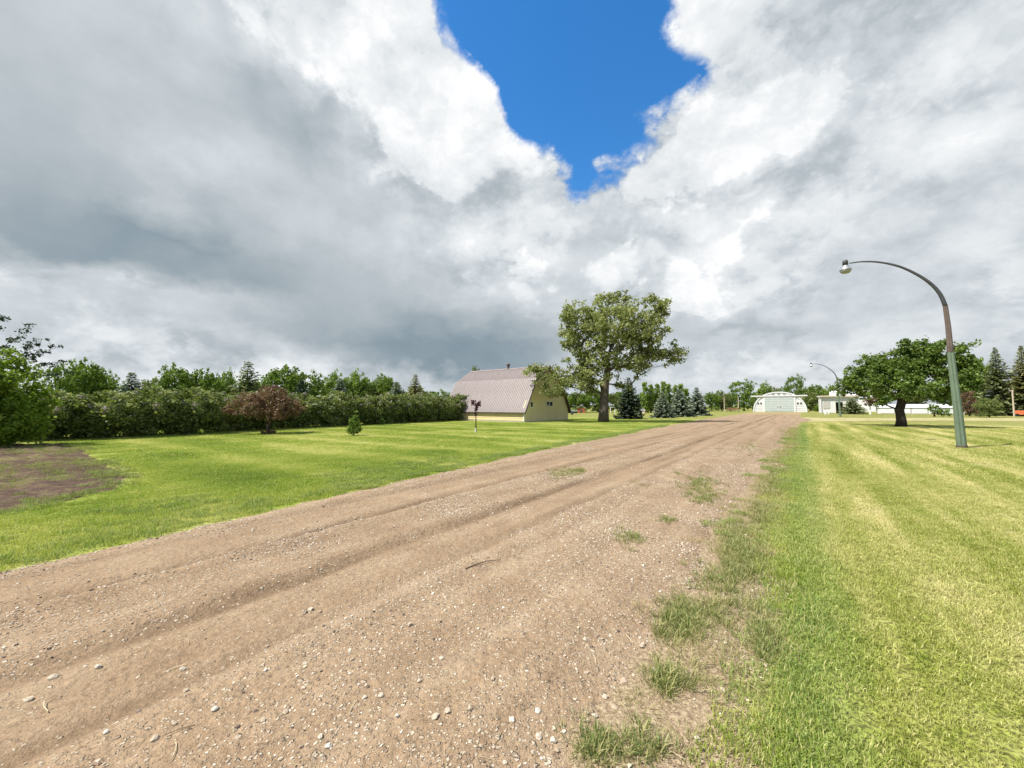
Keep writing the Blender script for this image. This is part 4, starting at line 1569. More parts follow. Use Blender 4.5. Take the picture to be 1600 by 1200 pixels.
PR = {k: proto(*k_) for k, k_ in dict(r1=(201, 'leaf_green', 'round'), r2=(202, 'leaf_lime', 'round'), r3=(203, 'leaf_green', 'open'), o1=(204, 'leaf_bright', 'open'), c1=(205, 'leaf_lime', 'column'), d1=(206, 'leaf_lilac', 'round')).items()}
belt = []
HB, YB, FB = 'green trees in the belt behind the lilac hedge', 'trees of the windbreak across the yard', 'trees behind the arched white shed'
for (a, b, t, d, kd, lab, grp) in (
        (95, 172, 560, 36, 'r1', 'full green tree in the belt at the tilled soil end of the hedge', HB),
        (60, 118, 566, 33, 'r3', 'loose green tree behind the bright shrub at the hedge end', HB),
        (146, 190, 578, 40, 'r3', 'open green tree behind the hedge', HB),
        (243, 304, 568, 40, 'r1', 'rounded dark green tree in the middle of the hedge belt', HB),
        (292, 352, 575, 42, 'r1', 'lower rounded green tree beside the broad grey spruce', HB),
        (338, 372, 578, 46, 'r2', 'light green tree behind the broad grey spruce', HB),
        (412, 478, 570, 46, 'r1', 'full green tree right of the broad grey spruce', HB),
        (455, 512, 578, 48, 'r3', 'open thin green tree with sky showing through its top', HB),
        (503, 548, 581, 52, 'r2', 'light green domed tree behind a bluish spruce', HB),
        (536, 582, 580, 53, 'r2', 'light green domed tree', HB),
        (577, 622, 584, 56, 'r1', 'dark green domed tree near the barn end of the belt', HB),
        (560, 606, 592, 58, 'o1', 'yellow green tree between the domed trees of the belt', HB),
        (733, 756, 573, 66, 'd1', 'dark tree top peeping over the barn roof', HB),
        (884, 925, 612, 98, 'r1', 'low green tree behind the barn across the yard', YB),
        (915, 955, 608, 100, 'r2', 'low light green tree behind the big poplar trunk', YB),
        (950, 1000, 610, 98, 'r1', 'low green tree behind the dark spruce', YB),
        (862, 900, 615, 104, 'r1', 'low green tree hidden mostly by the barn gable', YB),
        (992, 1032, 612, 96, 'o1', 'low bright green bush tree between the spruces', YB),
        (1098, 1124, 612, 118, 'r1', 'dark green tree beyond the pale blue spruces', YB),
        (1114, 1140, 610, 120, 'd1', 'dark dense tree behind the two pale posts', YB),
        (1130, 1152, 612, 122, 'r1', 'low tree behind the two pale posts', YB),
        (1140, 1182, 592, 126, 'r3', 'tall round headed tree left of the arched white shed', FB),
        (1182, 1206, 597, 134, 'r2', 'light green tree over the roof of the arched white shed', FB),
        (1200, 1222, 605, 140, 'd1', 'small dark tree behind the arched white shed crown', FB),
        (1214, 1240, 602, 138, 'o1', 'yellow green tree behind the arched white shed', FB),
        (1228, 1258, 584, 136, 'r3', 'tall gappy tree behind the right shoulder of the arched shed', FB),
        (1252, 1290, 600, 138, 'r1', 'green tree between the arched shed and the white shed', FB),
        (1248, 1282, 612, 126, 'd1', 'dark tree between the arched shed and white shed', FB),
        (1170, 1196, 618, 130, 'd1', 'dark bush by the left foot of the arched shed', FB),
        (1280, 1312, 602, 132, 'r2', 'light green tree behind the white shed', FB),
        (1300, 1345, 606, 128, 'r1', 'green tree behind the white shed roof', FB),
        (1268, 1286, 633, 112, 'o1', 'small yellow green bush at the corner of the white shed', FB),
        (1340, 1400, 606, 130, 'r1', 'green tree far behind the low spreading tree', FB),
        (1395, 1450, 608, 128, 'd1', 'dark tree far behind the low spreading tree', FB),
        (1445, 1500, 600, 126, 'r1', 'green tree far behind the low white building', FB),
        (1488, 1545, 552, 70, 'r1', 'tall green tree between the lamp post and the olive spruces', FB),
        (1492, 1532, 606, 62, 'r3', 'reddish shrubby tree by the lamp post', FB),
        (1522, 1566, 622, 56, 'd1', 'dark low spreading shrub beside the white gas tank', FB),
        (1580, 1680, 575, 90, 'r1', 'green tree behind the white gas tank', FB)):
    p, w, h = by_px(a, b, t, d)
    belt.append((p, w, h, kd, lab, grp))
for j, (x, t) in enumerate(((1007, 593), (1016, 597), (1026, 596), (1036, 592), (1045, 596), (1056, 598), (1064, 596), (1072, 604))):
    p, w, h = by_px(x - 9, x + 9, t, 92 + j % 3)
    belt.append((p, w * 2.2, h, 'c1', 'slender light green columnar poplar behind the blue spruces', 'columnar poplars behind the spruces'))
for j, (a, b, t, d) in enumerate(((100, 150, 590, 38), (150, 205, 594, 40), (215, 262, 592, 42), (262, 318, 590, 44), (318, 366, 592, 46), (366, 416, 590, 48), (440, 486, 594, 50), (480, 530, 596, 52), (545, 592, 598, 54), (585, 628, 600, 56), (625, 668, 604, 58), (660, 702, 608, 60))):
    p, w, h = by_px(a, b, t, d)
    belt.append((p, w * 1.1, h, ('d1', 'r1', 'd1', 'r3')[j % 4], ('low dense tree filling the belt between taller trees behind the hedge'), 'low filler trees behind the lilac hedge'))
used = set()
gb = np.random.default_rng(12)
WK = dict(r1=1.0, r2=1.0, r3=1.0, o1=1.0, c1=1.0, d1=1.0)
for (p, w, h, kd, lab, grp) in belt:
    src = PR[kd]
    wide = 1.0 if kd == 'c1' else 1.18
    sc = (w / .95 * wide, w / .95 * wide, h / .98)
    rz = gb.random() * 6.28
    if kd not in used:
        src.location, src.rotation_euler, src.scale = p, (0, 0, rz), sc
        src['label'], src['group'] = lab, grp
        used.add(kd)
    else:
        copy_tree(src, p, rz, sc, lab, grp)
rs = [o for o in COL.objects if o.get('label', '').startswith('reddish shrubby')][0]
for ch in list(rs.children):
    if ch.name.startswith('crown'):
        ch.data = ch.data.copy()
        ch.data.materials[0] = MATS['leaf_plum']
b_, w_, h_ = by_px(1345, 1371, 608, 76)
rt = tree('sapling', 'reddish leaved sapling with white trunk guard near the small spruce', b_, [(0, 0, 0), (0, 0, 1.0), (0, 0, 2.0), (0, 0, 3.2)], [(0, 0, 3.2, w_ * .5, w_ * .5, 1.3), (0, 0, 2.4, w_ * .4, w_ * .4, .7)], 50, .34, 22, .16, 'leaf_plum', 'bark_dark', .07, 47, tip=.012)
MB().lathe([(.16, 0.0), (.16, .9)], sides=10).build('trunk_guard', MATS['guard_white'], rt)
b_, w_, h_ = by_px(1440, 1492, 626, 60)
tree('shrub', 'small twisted shrub in front of the low white building', b_, [(-.5, 0, 0), (-.5, 0, .6), (-.3, 0, 1.3)], [(-.5, 0, 1.4, .7, .6, .6), (.6, 0, .7, .9, .7, .6), (-.8, 0, .9, .4, .4, .5)], 70, .22, 22, .12, 'leaf_green', 'bark_dark', .10, 48, tip=.012, cat='shrub')


# ------------------------------------------------------------------ buildings
plain('barn_paint', (.68, .56, .30), 0.75, var=0.07, scale=0.8, stain=(.50, .42, .22), stain_amt=.25)
plain('barn_trim', (.74, .70, .52), 0.7, var=0.08)
plain('trim_brown', (.11, .075, .06), 0.7)
plain('white_paint', (.64, .64, .63), 0.6, var=0.06, scale=1.2, stain=(.52, .50, .46), stain_amt=.35)
plain('white_metal', (.62, .63, .64), 0.45, var=0.06, scale=0.7, spec=0.5, stain=(.55, .55, .54), stain_amt=.3)
plain('door_grey', (.43, .47, .455), 0.6, var=0.10, scale=1.0, stain=(.36, .41, .40), stain_amt=.4)
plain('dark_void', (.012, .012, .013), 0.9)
plain('concrete', (.42, .40, .36), 0.9, var=.15)
plain('lamp_green', (.125, .170, .115), 0.65, var=.25, scale=1.4, stain=(.19, .195, .115), stain_amt=.7)
plain('lamp_brown', (.115, .085, .072), 0.7, var=.3, scale=2.0)
plain('lamp_arm', (.075, .075, .078), 0.45, metal=.4, var=.2)
plain('galvanised', (.50, .50, .51), 0.35, metal=.7, var=.15)
plain('rust_red', (.34, .105, .05), 0.8, var=.25, scale=3)
plain('wood_brown', (.20, .105, .065), 0.85, var=.3, scale=2.5)
plain('wood_pale', (.48, .40, .31), 0.85, var=.2, scale=2.5)
plain('orange_paint', (.58, .14, .05), 0.6, var=.15)
plain('yellow_plastic', (.66, .42, .10), 0.5, var=.1)
plain('grey_cover', (.30, .34, .30), 0.7, var=.15)
plain('pale_pink', (.62, .50, .45), 0.7, var=.1)
m_ = new_mat('roof_metal')
P_ = objpos()
n_ = E.noise(P_, 0.7, 5, .6)
n2_ = E.noise(E.v('MULTIPLY', P_, (3, 3, 0.4)), 3.0, 4, .6)
c_ = E.ramp(n_ * .6 + n2_ * .4, [(.3, (.185, .150, .148)), (.55, (.245, .205, .200)), (.75, (.31, .27, .26))])
finish(m_, principled(c_, 0.55, metal=0.0, bump=n2_, bstr=.05, bdist=.01, spec=.4))
m_ = new_mat('window_glass')
finish(m_, principled((.02, .025, .03), 0.08, spec=0.8))
m_ = new_mat('lamp_glass')
finish(m_, principled((.30, .31, .28), 0.12, spec=0.9))


def frame_at(o, ux, uy, rz_from):
    o.rotation_euler = (0, 0, rz_from)


# ---------------- yellow gambrel barn: local x across the gable (v), local -y away from the driveway... y = along the ridge
A = gp(819, 660)
barn = empty('barn', A, math.atan2(0.8, 0.6))       # local x -> (.6,.8), local y -> (-.8,.6)
tag(barn, 'pale yellow barn with ribbed mauve grey gambrel roof and low walls', 'barn')
BW, BLn = 9.3, 11.5
KV, KZ, RZ, EZ, OV = 1.95, 4.55, 6.15, 1.20, 0.22
half = BW / 2
prof = [(0, 0), (BW, 0), (BW, EZ + .28), (BW - KV, KZ - .06), (half, RZ - .06), (KV, KZ - .06), (0, EZ + .28)]


def gable(y, nm, t):
    mb = MB()
    mb.prism([(x, z) for x, z in prof], y, y + t)
    return mb.build(nm, MATS['barn_paint'], barn)


gw = gable(0, 'gable_wall', .14)
gable(BLn - .14, 'gable_wall', .14)
# long walls in lapped boards
for x0, x1, sgn in ((0.0, .13, -1), (BW - .13, BW, 1)):
    mb = MB().box((x0, .145, 0), (x1, BLn - .145, EZ + .22))
    z = 0.16
    while z < EZ + .1:
        xa = x0 - .03 if sgn < 0 else x1 + .03
        xb = x0 - .006 if sgn < 0 else x1 + .006
        base = x0 + .002 if sgn < 0 else x1 - .002
        mb.prism([(base, z), (xa, z), (xb, z + .235), (base, z + .235)], .145, BLn - .145)
        z += .24
    mb.build('side_wall', MATS['barn_paint'], barn)
mb = MB().box((-.05, -.05, -.05), (BW + .05, -.003, .10)).box((-.05, .0, -.05), (-.033, BLn, .10))
mb.build('foundation', MATS['concrete'], barn)
for y in (-.002, BLn - .14):
    MB().box((-.06, y - .02, .10), (.09, y + .12, EZ + .12)).build('corner_board', MATS['barn_trim'], barn)


def roof_panel_mesh(nm, length):
    """ribbed sheet: x along the eave 0..0.95, y up the slope 0..length, z proud"""
    xs = []
    for i in range(4):
        x = i * .238
        xs += [(x, 0), (x + .15, 0), (x + .172, .034), (x + .212, .034), (x + .234, 0)]
    xs.append((.952, 0))
    mb = MB()
    V, F = [], []
    for y in (0, length):
        V += [(x, y, z + .02) for x, z in xs]
    for y in (0, length):
        V += [(x, y, z - .01) for x, z in xs]
    k_ = len(xs)
    for i in range(k_ - 1):
        F += [(i, i + 1, k_ + i + 1, k_ + i), (2 * k_ + i, 3 * k_ + i, 3 * k_ + i + 1, 2 * k_ + i + 1), (i, 2 * k_ + i, 2 * k_ + i + 1, i + 1), (k_ + i, k_ + i + 1, 3 * k_ + i + 1, 3 * k_ + i)]
    return mb.add(V, F).mesh(nm, MATS['roof_metal'])


roof = MB()
t_ = .05
eo = (-OV, EZ - OV * (KZ - EZ) / (KV + .0) * .62)
outl = [(-OV, EZ - .18), (KV, KZ), (half, RZ), (BW - KV, KZ), (BW + OV, EZ - .18), (BW + OV - .06, EZ - .24), (BW - KV - .04, KZ - .07), (half, RZ - .07), (KV + .04, KZ - .07), (-OV + .06, EZ - .24)]
# roof deck as four slabs with real overhang at the gables
segs = [((-OV, EZ - .18), (KV, KZ)), ((KV, KZ), (half, RZ))]
deck = MB()
for (xa, za), (xb, zb) in segs:
    for mir in (0, 1):
        f = (lambda x: BW - x) if mir else (lambda x: x)
        deck.prism([(f(xa), za), (f(xb), zb), (f(xb) + (0.03 if not mir else -.03), zb - .055), (f(xa) + (.03 if not mir else -.03), za - .055)], -.28, BLn + .28)
rf = deck.build('roof', MATS['trim_brown'], barn)
for si, ((xa, za), (xb, zb)) in enumerate(segs):
    L_ = math.hypot(xb - xa, zb - za)
    me = roof_panel_mesh('roof_panel', L_ + (.05 if si == 0 else .0))
    sl = math.atan2(zb - za, xb - xa)
    npan = 13
    for mir in (0, 1):
        for i in range(npan):
            o = link('roof_panel', me, rf)
            y0 = -.30 + i * (BLn + .6 - .0) / npan
            if mir == 0:
                # sheet x -> -y of barn ... columns are images of sheet axes
                ex_, ey_ = Vector((0, 1, 0)), Vector((math.cos(sl), 0, math.sin(sl)))
                org = Vector((xa, y0, za))
                ez_ = Vector((-math.sin(sl), 0, math.cos(sl)))
                ex2 = ey_.cross(ez_)
                org = Vector((xa, y0 + (0.95 if ex2.y < 0 else 0), za))
            else:
                ey_ = Vector((-math.cos(sl), 0, math.sin(sl)))
                ez_ = Vector((math.sin(sl), 0, math.cos(sl)))
                ex2 = ey_.cross(ez_)
                org = Vector((BW - xa, y0 + (0.95 if ex2.y < 0 else 0), za))
            org = org + ez_ * (.012 + .003 * (i % 2)) - ey_ * (.04 if si == 0 else 0)
            M = Matrix((ex2, ey_, ez_)).transposed().to_4x4()
            M.translation = org
            o.matrix_local = M
mb = MB()
for mir in (0, 1):
    f = (lambda x: BW - x) if mir else (lambda x: x)
    mb.prism([(f(KV) - .10 * (1 if not mir else -1), KZ - .10), (f(KV), KZ + .075), (f(KV) + .16 * (1 if not mir else -1), KZ + .16), (f(KV), KZ - .0)], -.31, BLn + .31)
mb.prism([(half - .22, RZ - .05), (half, RZ + .085), (half + .22, RZ - .05), (half, RZ + .03)], -.31, BLn + .31)
mb.build('ridge_cap', MATS['roof_metal'], rf)
for y in (-.33, BLn + .29):
    mb = MB()
    for (xa, za), (xb, zb) in segs:
        for mir in (0, 1):
            f = (lambda x: BW - x) if mir else (lambda x: x)
            mb.prism([(f(xa), za + .0), (f(xb), zb + .0), (f(xb), zb - .17), (f(xa), za - .17)], y, y + .04)
    mb.build('barge_board', MATS['trim_brown'], rf)
MB().box((-OV - .02, -.28, EZ - .30), (-OV + .02, BLn + .28, EZ - .185)).build('fascia', MATS['trim_brown'], rf)
MB().box((BW + OV - .02, -.28, EZ - .30), (BW + OV + .02, BLn + .28, EZ - .185)).build('fascia', MATS['trim_brown'], rf)
vt = MB().tube([(half, 5.6, RZ - .1), (half, 5.6, RZ + .42)], .13, 10).tube([(half, 5.6, RZ + .42), (half, 5.6, RZ + .45), (half, 5.6, RZ + .56), (half, 5.6, RZ + .66)], [.13, .24, .26, .18], 12)
vt.build('chimney', MATS['trim_brown'], rf)
MB().tube([(half, 8.8, RZ), (half, 8.8, RZ + .75)], .012, 5).tube([(half, 8.8, RZ + .72), (half, 8.8, RZ + .76), (half, 8.8, RZ + .82), (half, 8.8, RZ + .86)], [.02, .06, .06, .02], 8).build('lightning_rod', MATS['galvanised'], rf)


def window(parent, x, z, w, h, panes, y=0.0, fr=None):
    fw = .09
    win = MB()
    win.box((x - w / 2 - fw, y - .05, z - h / 2 - fw), (x - w / 2, y - .003, z + h / 2 + fw)).box((x + w / 2, y - .05, z - h / 2 - fw), (x + w / 2 + fw, y - .003, z + h / 2 + fw))
    win.box((x - w / 2, y - .048, z + h / 2), (x + w / 2, y - .003, z + h / 2 + fw)).box((x - w / 2, y - .075, z - h / 2 - fw), (x + w / 2, y - .003, z - h / 2))
    for i in range(1, panes):
        xx = x - w / 2 + w * i / panes
        win.box((xx - .04, y - .046, z - h / 2), (xx + .04, y - .003, z + h / 2))
    wo = win.build('window', MATS[fr or 'barn_trim'], parent)
    for i in range(panes):
        a_ = x - w / 2 + w * i / panes + (.04 if i else 0)
        b_ = x - w / 2 + w * (i + 1) / panes - (.04 if i < panes - 1 else 0)
        MB().box((a_, y - .02, z - h / 2), (b_, y - .004, z + h / 2)).build('pane', MATS['window_glass'], wo)


window(barn, 1.35, 1.84, .42, .50, 1)
window(barn, 4.95, 1.92, 1.35, .46, 2)

# ---------------- arched white shed at the driveway end: local x to its right, local y away
hc = Vector((75, 108, 0))
hangar = empty('arched_shed', hc, math.atan2(-AX, AY))
tag(hangar, 'white arched metal shed with wide grey green sliding doors at the driveway end', 'shed')
HW, HH, HL = 6.2, 5.6, 18.0


def arch(r_off, n=28, z0=0.0):
    pts = []
    for i in range(n + 1):
        a = math.pi * i / n
        c, s = math.cos(a), math.sin(a)
        x = -(HW + r_off) * (abs(c) ** .92) * (1 if c > 0 else -1)
        z = (HH + r_off) * (abs(s) ** .92)
        pts.append((x, max(z, z0)))
    return pts


mb = MB()
ai = arch(-.10)
mb.prism([(x, z) for x, z in ai], .12, .24)
mb.build('end_wall', MATS['white_paint'], hangar)
mb = MB()
ys = np.arange(0, HL + .01, .30)
V, F = [], []
for j, y in enumerate(ys):
    V += [(x, y, z) for x, z in arch(.05 * (j % 2))]
n_a = 29
for j in range(len(ys) - 1):
    for i in range(n_a - 1):
        F.append((j * n_a + i, (j + 1) * n_a + i, (j + 1) * n_a + i + 1, j * n_a + i + 1))
mb.add(V, F).build('roof', MATS['white_metal'], hangar)
mb = MB()
a0, a1 = arch(.06), arch(-.26)
for i in range(len(a0) - 1):
    q = [a0[i], a0[i + 1], a1[i + 1], a1[i]]
    mb.prism(q, -.03, .10)
mb.build('arch_rim', MATS['white_metal'], hangar)
for z in (.5, 1.0, 1.5, 3.4):
    for sg in (-1, 1):
        xe = HW * (1 - (z / HH) ** 2.1) ** .5 - .45
        MB().box((min(sg * 3.8, sg * xe), .085, z), (max(sg * 3.8, sg * xe), .119, z + .06)).build('siding_batten', MATS['concrete'], hangar)
for sg in (-1, 1):
    dr = MB().box((0.02 if sg > 0 else -3.3, -.10, .06), (3.3 if sg > 0 else -.02, -.04, 4.25)).build('door', MATS['door_grey'], hangar)
    x0, x1 = (0.06, 3.26) if sg > 0 else (-3.26, -.06)
    for z in (.35, 1.0, 1.65, 2.3, 2.95, 3.6):
        MB().box((x0, -.135, z), (x1, -.101, z + .13)).build('rail', MATS['door_grey'], dr)
    MB().box((sg * .10 - .05, -.16, .1), (sg * .10 + .05, -.136, 4.2)).build('stile', MATS['white_paint'], dr)
    MB().box((sg * .30 - .10, -.19, 1.25), (sg * .30 + .10, -.137, 1.40)).build('handle', MATS['trim_brown'], dr)
    jx = sg * 3.55
    MB().box((jx - .22, -.06, 0), (jx + .22, .115, 4.3)).build('door_jamb', MATS['white_paint'], hangar)
    for wx in (4.25, 4.95):
        window(hangar, sg * wx, 2.35, .42, .55, 1, y=.12, fr='white_paint')
    MB().tube([(sg * 5.5, -.2, 4.38), (sg * 4.75, .02, 3.5)], .06, 6).build('brace', MATS['white_paint'], hangar)
for wx in (-1.3, 0, 1.3):
    window(hangar, wx, 4.98, .62, .26, 1, y=.12, fr='white_paint')
MB().box((-6.7, -.26, 4.32), (6.4, -.02, 4.62)).build('door_track', MATS['white_paint'], hangar)

# ---------------- open white shed
sbp = Vector((ap(1283, 640, 90).x, 90, 0))
shed = empty('open_shed', sbp, face_cam(sbp) + .10)
tag(shed, 'small flat roofed white shed with a dark open doorway and plank front', 'shed')
W_, H_ = 6.8, 4.05
MB().box((0, .5, 0), (.14, 4.5, H_ - .25)).build('side_wall', MATS['white_paint'], shed)
MB().box((W_ - .14, .5, 0), (W_, 4.5, H_ - .25)).build('side_wall', MATS['white_paint'], shed)
MB().box((.15, 4.36, 0), (W_ - .15, 4.5, H_ - .3)).build('rear_wall', MATS['white_paint'], shed)
mb = MB().box((.15, .8, .05), (2.75, .92, H_ - .32)).box((4.05, .8, .05), (W_ - .15, .92, H_ - .32)).box((2.752, .8, 2.55), (4.048, .92, H_ - .32))
fw_ = mb.build('front_wall', MATS['white_paint'], shed)
for i in range(9):
    x = .16 + i * .29
    MB().box((x, .765 - .006 * (i % 2), .06), (x + .272, .799, H_ - .34)).build('plank', MATS['white_paint'], fw_)
for i in range(9):
    x = 4.06 + i * .287
    MB().box((x, .765 - .006 * (i % 2), .06), (x + .27, .799, H_ - .34)).build('plank', MATS['white_paint'], fw_)
MB().box((2.76, 2.6, .05), (4.04, 2.68, 2.54)).build('doorway_shade_panel', MATS['dark_void'], shed)  # near-black panel that paints the shade inside the open doorway
MB().box((2.70, .74, 0), (2.78, .80, 2.6)).box((4.02, .74, 0), (4.10, .80, 2.6)).build('door_frame', MATS['wood_pale'], shed)
sh = MB().box((.5, .70, 1.1), (1.75, .758, 2.75)).build('shutter', MATS['concrete'], shed)
MB().prism([(-.25, H_ - .25), (-.25, H_), (W_ + .25, H_ + .02), (W_ + .25, H_ - .23)], .25, 4.8).build('roof', MATS['white_metal'], shed)
MB().box((-.27, .20, H_ - .30), (W_ + .27, .247, H_ + .05)).build('fascia', MATS['wood_pale'], shed)

# white building whose roof shows through the low tree
b_ = Vector((ap(1316, 640, 118).x, 118, 0))
ob = empty('white_building', b_, face_cam(b_))
tag(ob, 'larger white gabled building glimpsed behind the open white shed', 'building')
MB().box((-2.5, 0, 0), (7.5, 8, 4.2)).build('wall', MATS['white_paint'], ob)
MB().add([(-2.9, -.4, 4.1), (7.9, -.4, 4.1), (7.9, 4, 6.3), (-2.9, 4, 6.3), (7.9, 8.4, 4.1), (-2.9, 8.4, 4.1), (-2.9, -.4, 4.22), (7.9, -.4, 4.22), (7.9, 4, 6.44), (-2.9, 4, 6.44), (7.9, 8.4, 4.22), (-2.9, 8.4, 4.22)],
         [(0, 1, 2, 3), (3, 2, 4, 5), (6, 9, 8, 7), (9, 11, 10, 8), (0, 6, 7, 1), (1, 7, 8, 2), (2, 8, 10, 4), (4, 10, 11, 5), (5, 11, 9, 3), (3, 9, 6, 0)]).build('roof', MATS['white_metal'], ob)

# long low white building
b_ = Vector((ap(1372, 640, 84).x, 84, 0))
lw = empty('long_shed', b_, face_cam(Vector((ap(1430, 640, 84).x, 84, 0))) + .12)
tag(lw, 'long low white shed with rounded roof behind the low spreading tree', 'shed')
L_ = 12.5
MB().box((0, 0, 0), (L_, 3.4, 1.35)).build('wall', MATS['white_paint'], lw)
pr_ = [(-.2 + 3.8 * (1 - math.cos(a)) / 2, 1.30 + .75 * math.sin(a)) for a in np.linspace(0, math.pi, 10)]
V = [(x, y, z) for x in (-.15, L_ + .15) for y, z in pr_]
F = [(i, i + 1, 10 + i + 1, 10 + i) for i in range(9)] + [tuple(range(9, -1, -1)), tuple(range(10, 20)), (0, 10, 19, 9)]
MB().add(V, F).build('roof', MATS['white_metal'], lw)
for i in range(5):
    MB().box((.35 + i * 2.45, -.05, .1), (2.45 + i * 2.45, -.003, 1.25)).build('panel', MATS['white_metal'], lw)
    MB().box((2.50 + i * 2.45, -.07, .0), (2.60 + i * 2.45, -.003, 1.3)).build('post', MATS['concrete'], lw)


# ------------------------------------------------------------------ street lamps
def plane_pt(px, py, base, d):
    """point at a pixel in the upright plane through base along horizontal direction d -> (offset along d, height)"""
    r_ = ray(px, py)
    nrm = Vector((-d.y, d.x, 0))
    t = base.dot(nrm) / r_.dot(nrm)
    p = Vector((0, 0, CAM_H)) + r_ * t
    return (p - base).dot(d), p.z


lbase = gp(1503, 700)
ld = Vector((-AY, AX, 0))
lamp = empty('street_lamp', lbase, math.atan2(ld.y, ld.x))
tag(lamp, 'curved arm street lamp on a green painted pole, alone on the mown lawn', 'street lamp')
axis = [plane_pt(px, py, lbase, ld) for px, py in ((1503, 700), (1496.5, 640), (1489, 580), (1485, 548), (1481.5, 510), (1477, 478), (1469, 460), (1455, 444), (1433, 429), (1404, 416), (1372, 409.5), (1345, 409), (1327, 411.5))]
axis[0] = (0.0, 0.0)


def fluted(path, r0, r1, mat, nm):
    """grooved pole"""
    sides = 16
    mb = MB()
    V, F = [], []
    n_ = len(path)
    for i, (x, z) in enumerate(path):
        r = r0 + (r1 - r0) * i / (n_ - 1)
        for k_ in range(sides):
            w = 2 * math.pi * k_ / sides
            rr = r * (1.0 if k_ % 4 else 0.78)
            V.append((x + rr * math.cos(w), rr * math.sin(w), z))
    for i in range(n_ - 1):
        for k_ in range(sides):
            k2 = (k_ + 1) % sides
            F.append((i * sides + k_, i * sides + k2, (i + 1) * sides + k2, (i + 1) * sides + k_))
    F.append(tuple(range(sides))[::-1])
    F.append(tuple((n_ - 1) * sides + q for q in range(sides)))
    return mb.add(V, F).build(nm, mat, lamp)


pole = fluted(axis[:4], .150, .102, MATS['lamp_green'], 'pole')
fluted(axis[3:6], .094, .076, MATS['lamp_brown'], 'upper_pole')
sm = [(x, 0, z) for x, z in axis[5:]]
# smooth the arm
pts_ = []
for i in range(len(sm) - 1):
    p0, p1, p2, p3 = (Vector(sm[max(i - 1, 0)]), Vector(sm[i]), Vector(sm[i + 1]), Vector(sm[min(i + 2, len(sm) - 1)]))
    for t in (0, .25, .5, .75):
        pts_.append(.5 * ((2 * p1) + (p2 - p0) * t + (2 * p0 - 5 * p1 + 4 * p2 - p3) * t * t + (3 * p1 - p0 - 3 * p2 + p3) * t ** 3))
pts_.append(Vector(sm[-1]))
MB().tube([tuple(p) for p in pts_], [.074 - .050 * i / (len(pts_) - 1) for i in range(len(pts_))], 10).build('arm', MATS['lamp_arm'], lamp, True)
MB().tube([(axis[3][0], 0, axis[3][1] - .05), (axis[3][0] + .002, 0, axis[3][1] + .05)], .108, 14).build('collar', MATS['lamp_brown'], lamp)
MB().tube([(0, 0, 0), (.003, 0, .10)], .162, 14).build('base_ring', MATS['lamp_brown'], lamp)
hx, hz = axis[-1]
MB().box((-.02, -.14, 1.42), (.06, -.152, 1.52)).build('cover_plate', MATS['lamp_brown'], lamp)
hd = MB()
hd.tube([(hx + .14, 0, hz - .07), (hx + .14, 0, hz + .10), (hx + .14, 0, hz + .17), (hx + .14, 0, hz + .20)], [.105, .105, .085, .02], 12)
head = hd.build('lamp_head', MATS['lamp_arm'], lamp, True)
MB()._lathe([(.10, 0), (.14, -.05), (.22, -.20), (.235, -.22), (.21, -.215), (.13, -.06), (.09, -.01)], (hx + .14, 0, hz - .07), 18).build('reflector', MATS['galvanised'], head, True)
MB()._lathe([(.215, -.222), (.21, -.27), (.17, -.34), (.10, -.375), (.001, -.385)], (hx + .14, 0, hz - .07), 18).build('refractor', MATS['lamp_glass'], head, True)
# a second one down the driveway
fb = Vector((ap(1313, 648, 60).x, 60, 0))
l2 = lamp.copy()
COL.objects.link(l2)
l2.location = fb
l2.scale = (1.02, 1.02, 1.02)
l2['label'] = 'far curved arm street lamp rising out of the low tree by the white shed'
for ch in lamp.children:
    c1 = ch.copy()
    COL.objects.link(c1)
    c1.parent = l2
    for g2 in ch.children:
        c2 = g2.copy()
        COL.objects.link(c2)
        c2.parent = c1
for o_ in (lamp, l2):
    o_['group'] = 'curved arm street lamps along the driveway'

# ------------------------------------------------------------------ small things in the yard
# gas tank
tb_ = Vector((ap(1566, 640, 68).x, 68, 0))
tank = empty('gas_tank', tb_, face_cam(Vector((ap(1590, 640, 68).x, 68, 0))) + .06)
tag(tank, 'white horizontal gas tank on legs beside the spruces', 'tank')
rT = .62
pf = [(-.0, .001)] + [(.5 * (1 - math.cos(a)), rT * math.sin(a)) for a in np.linspace(.15, math.pi / 2, 7)]
pf = pf + [(5.4 - x, r) for x, r in reversed(pf)]
MB().tube([(x, 0, 1.12) for x, r in pf], [max(r, .01) for x, r in pf], 20).build('vessel', MATS['white_metal'], tank, True)
for x in (.9, 4.5):
    MB().box((x - .12, -.42, 0), (x + .12, .42, .62)).build('leg', MATS['concrete'], tank)
MB().tube([(2.7, 0, 1.68), (2.7, 0, 1.98)], [.17, .16], 12).build('valve_dome', MATS['white_metal'], tank)
# orange machine
ob_ = Vector((ap(1593, 641, 62).x, 62, 0))
om = empty('orange_pump', ob_, face_cam(ob_))
tag(om, 'small orange machine standing in front of the white gas tank', 'machine')
MB().box((-.45, -.3, .25), (.75, .3, .95)).build('body', MATS['orange_paint'], om)
MB().tube([(-.1, 0, .95), (-.1, 0, 1.25)], .06, 8).tube([(.3, 0, .95), (.3, 0, 1.1)], .10, 8).build('filler', MATS['lamp_arm'], om)
for x in (-.25, .55):
    MB().tube([(x, -.36, .22), (x, .36, .22)], .22, 12).build('wheel', MATS['dark_void'], om)
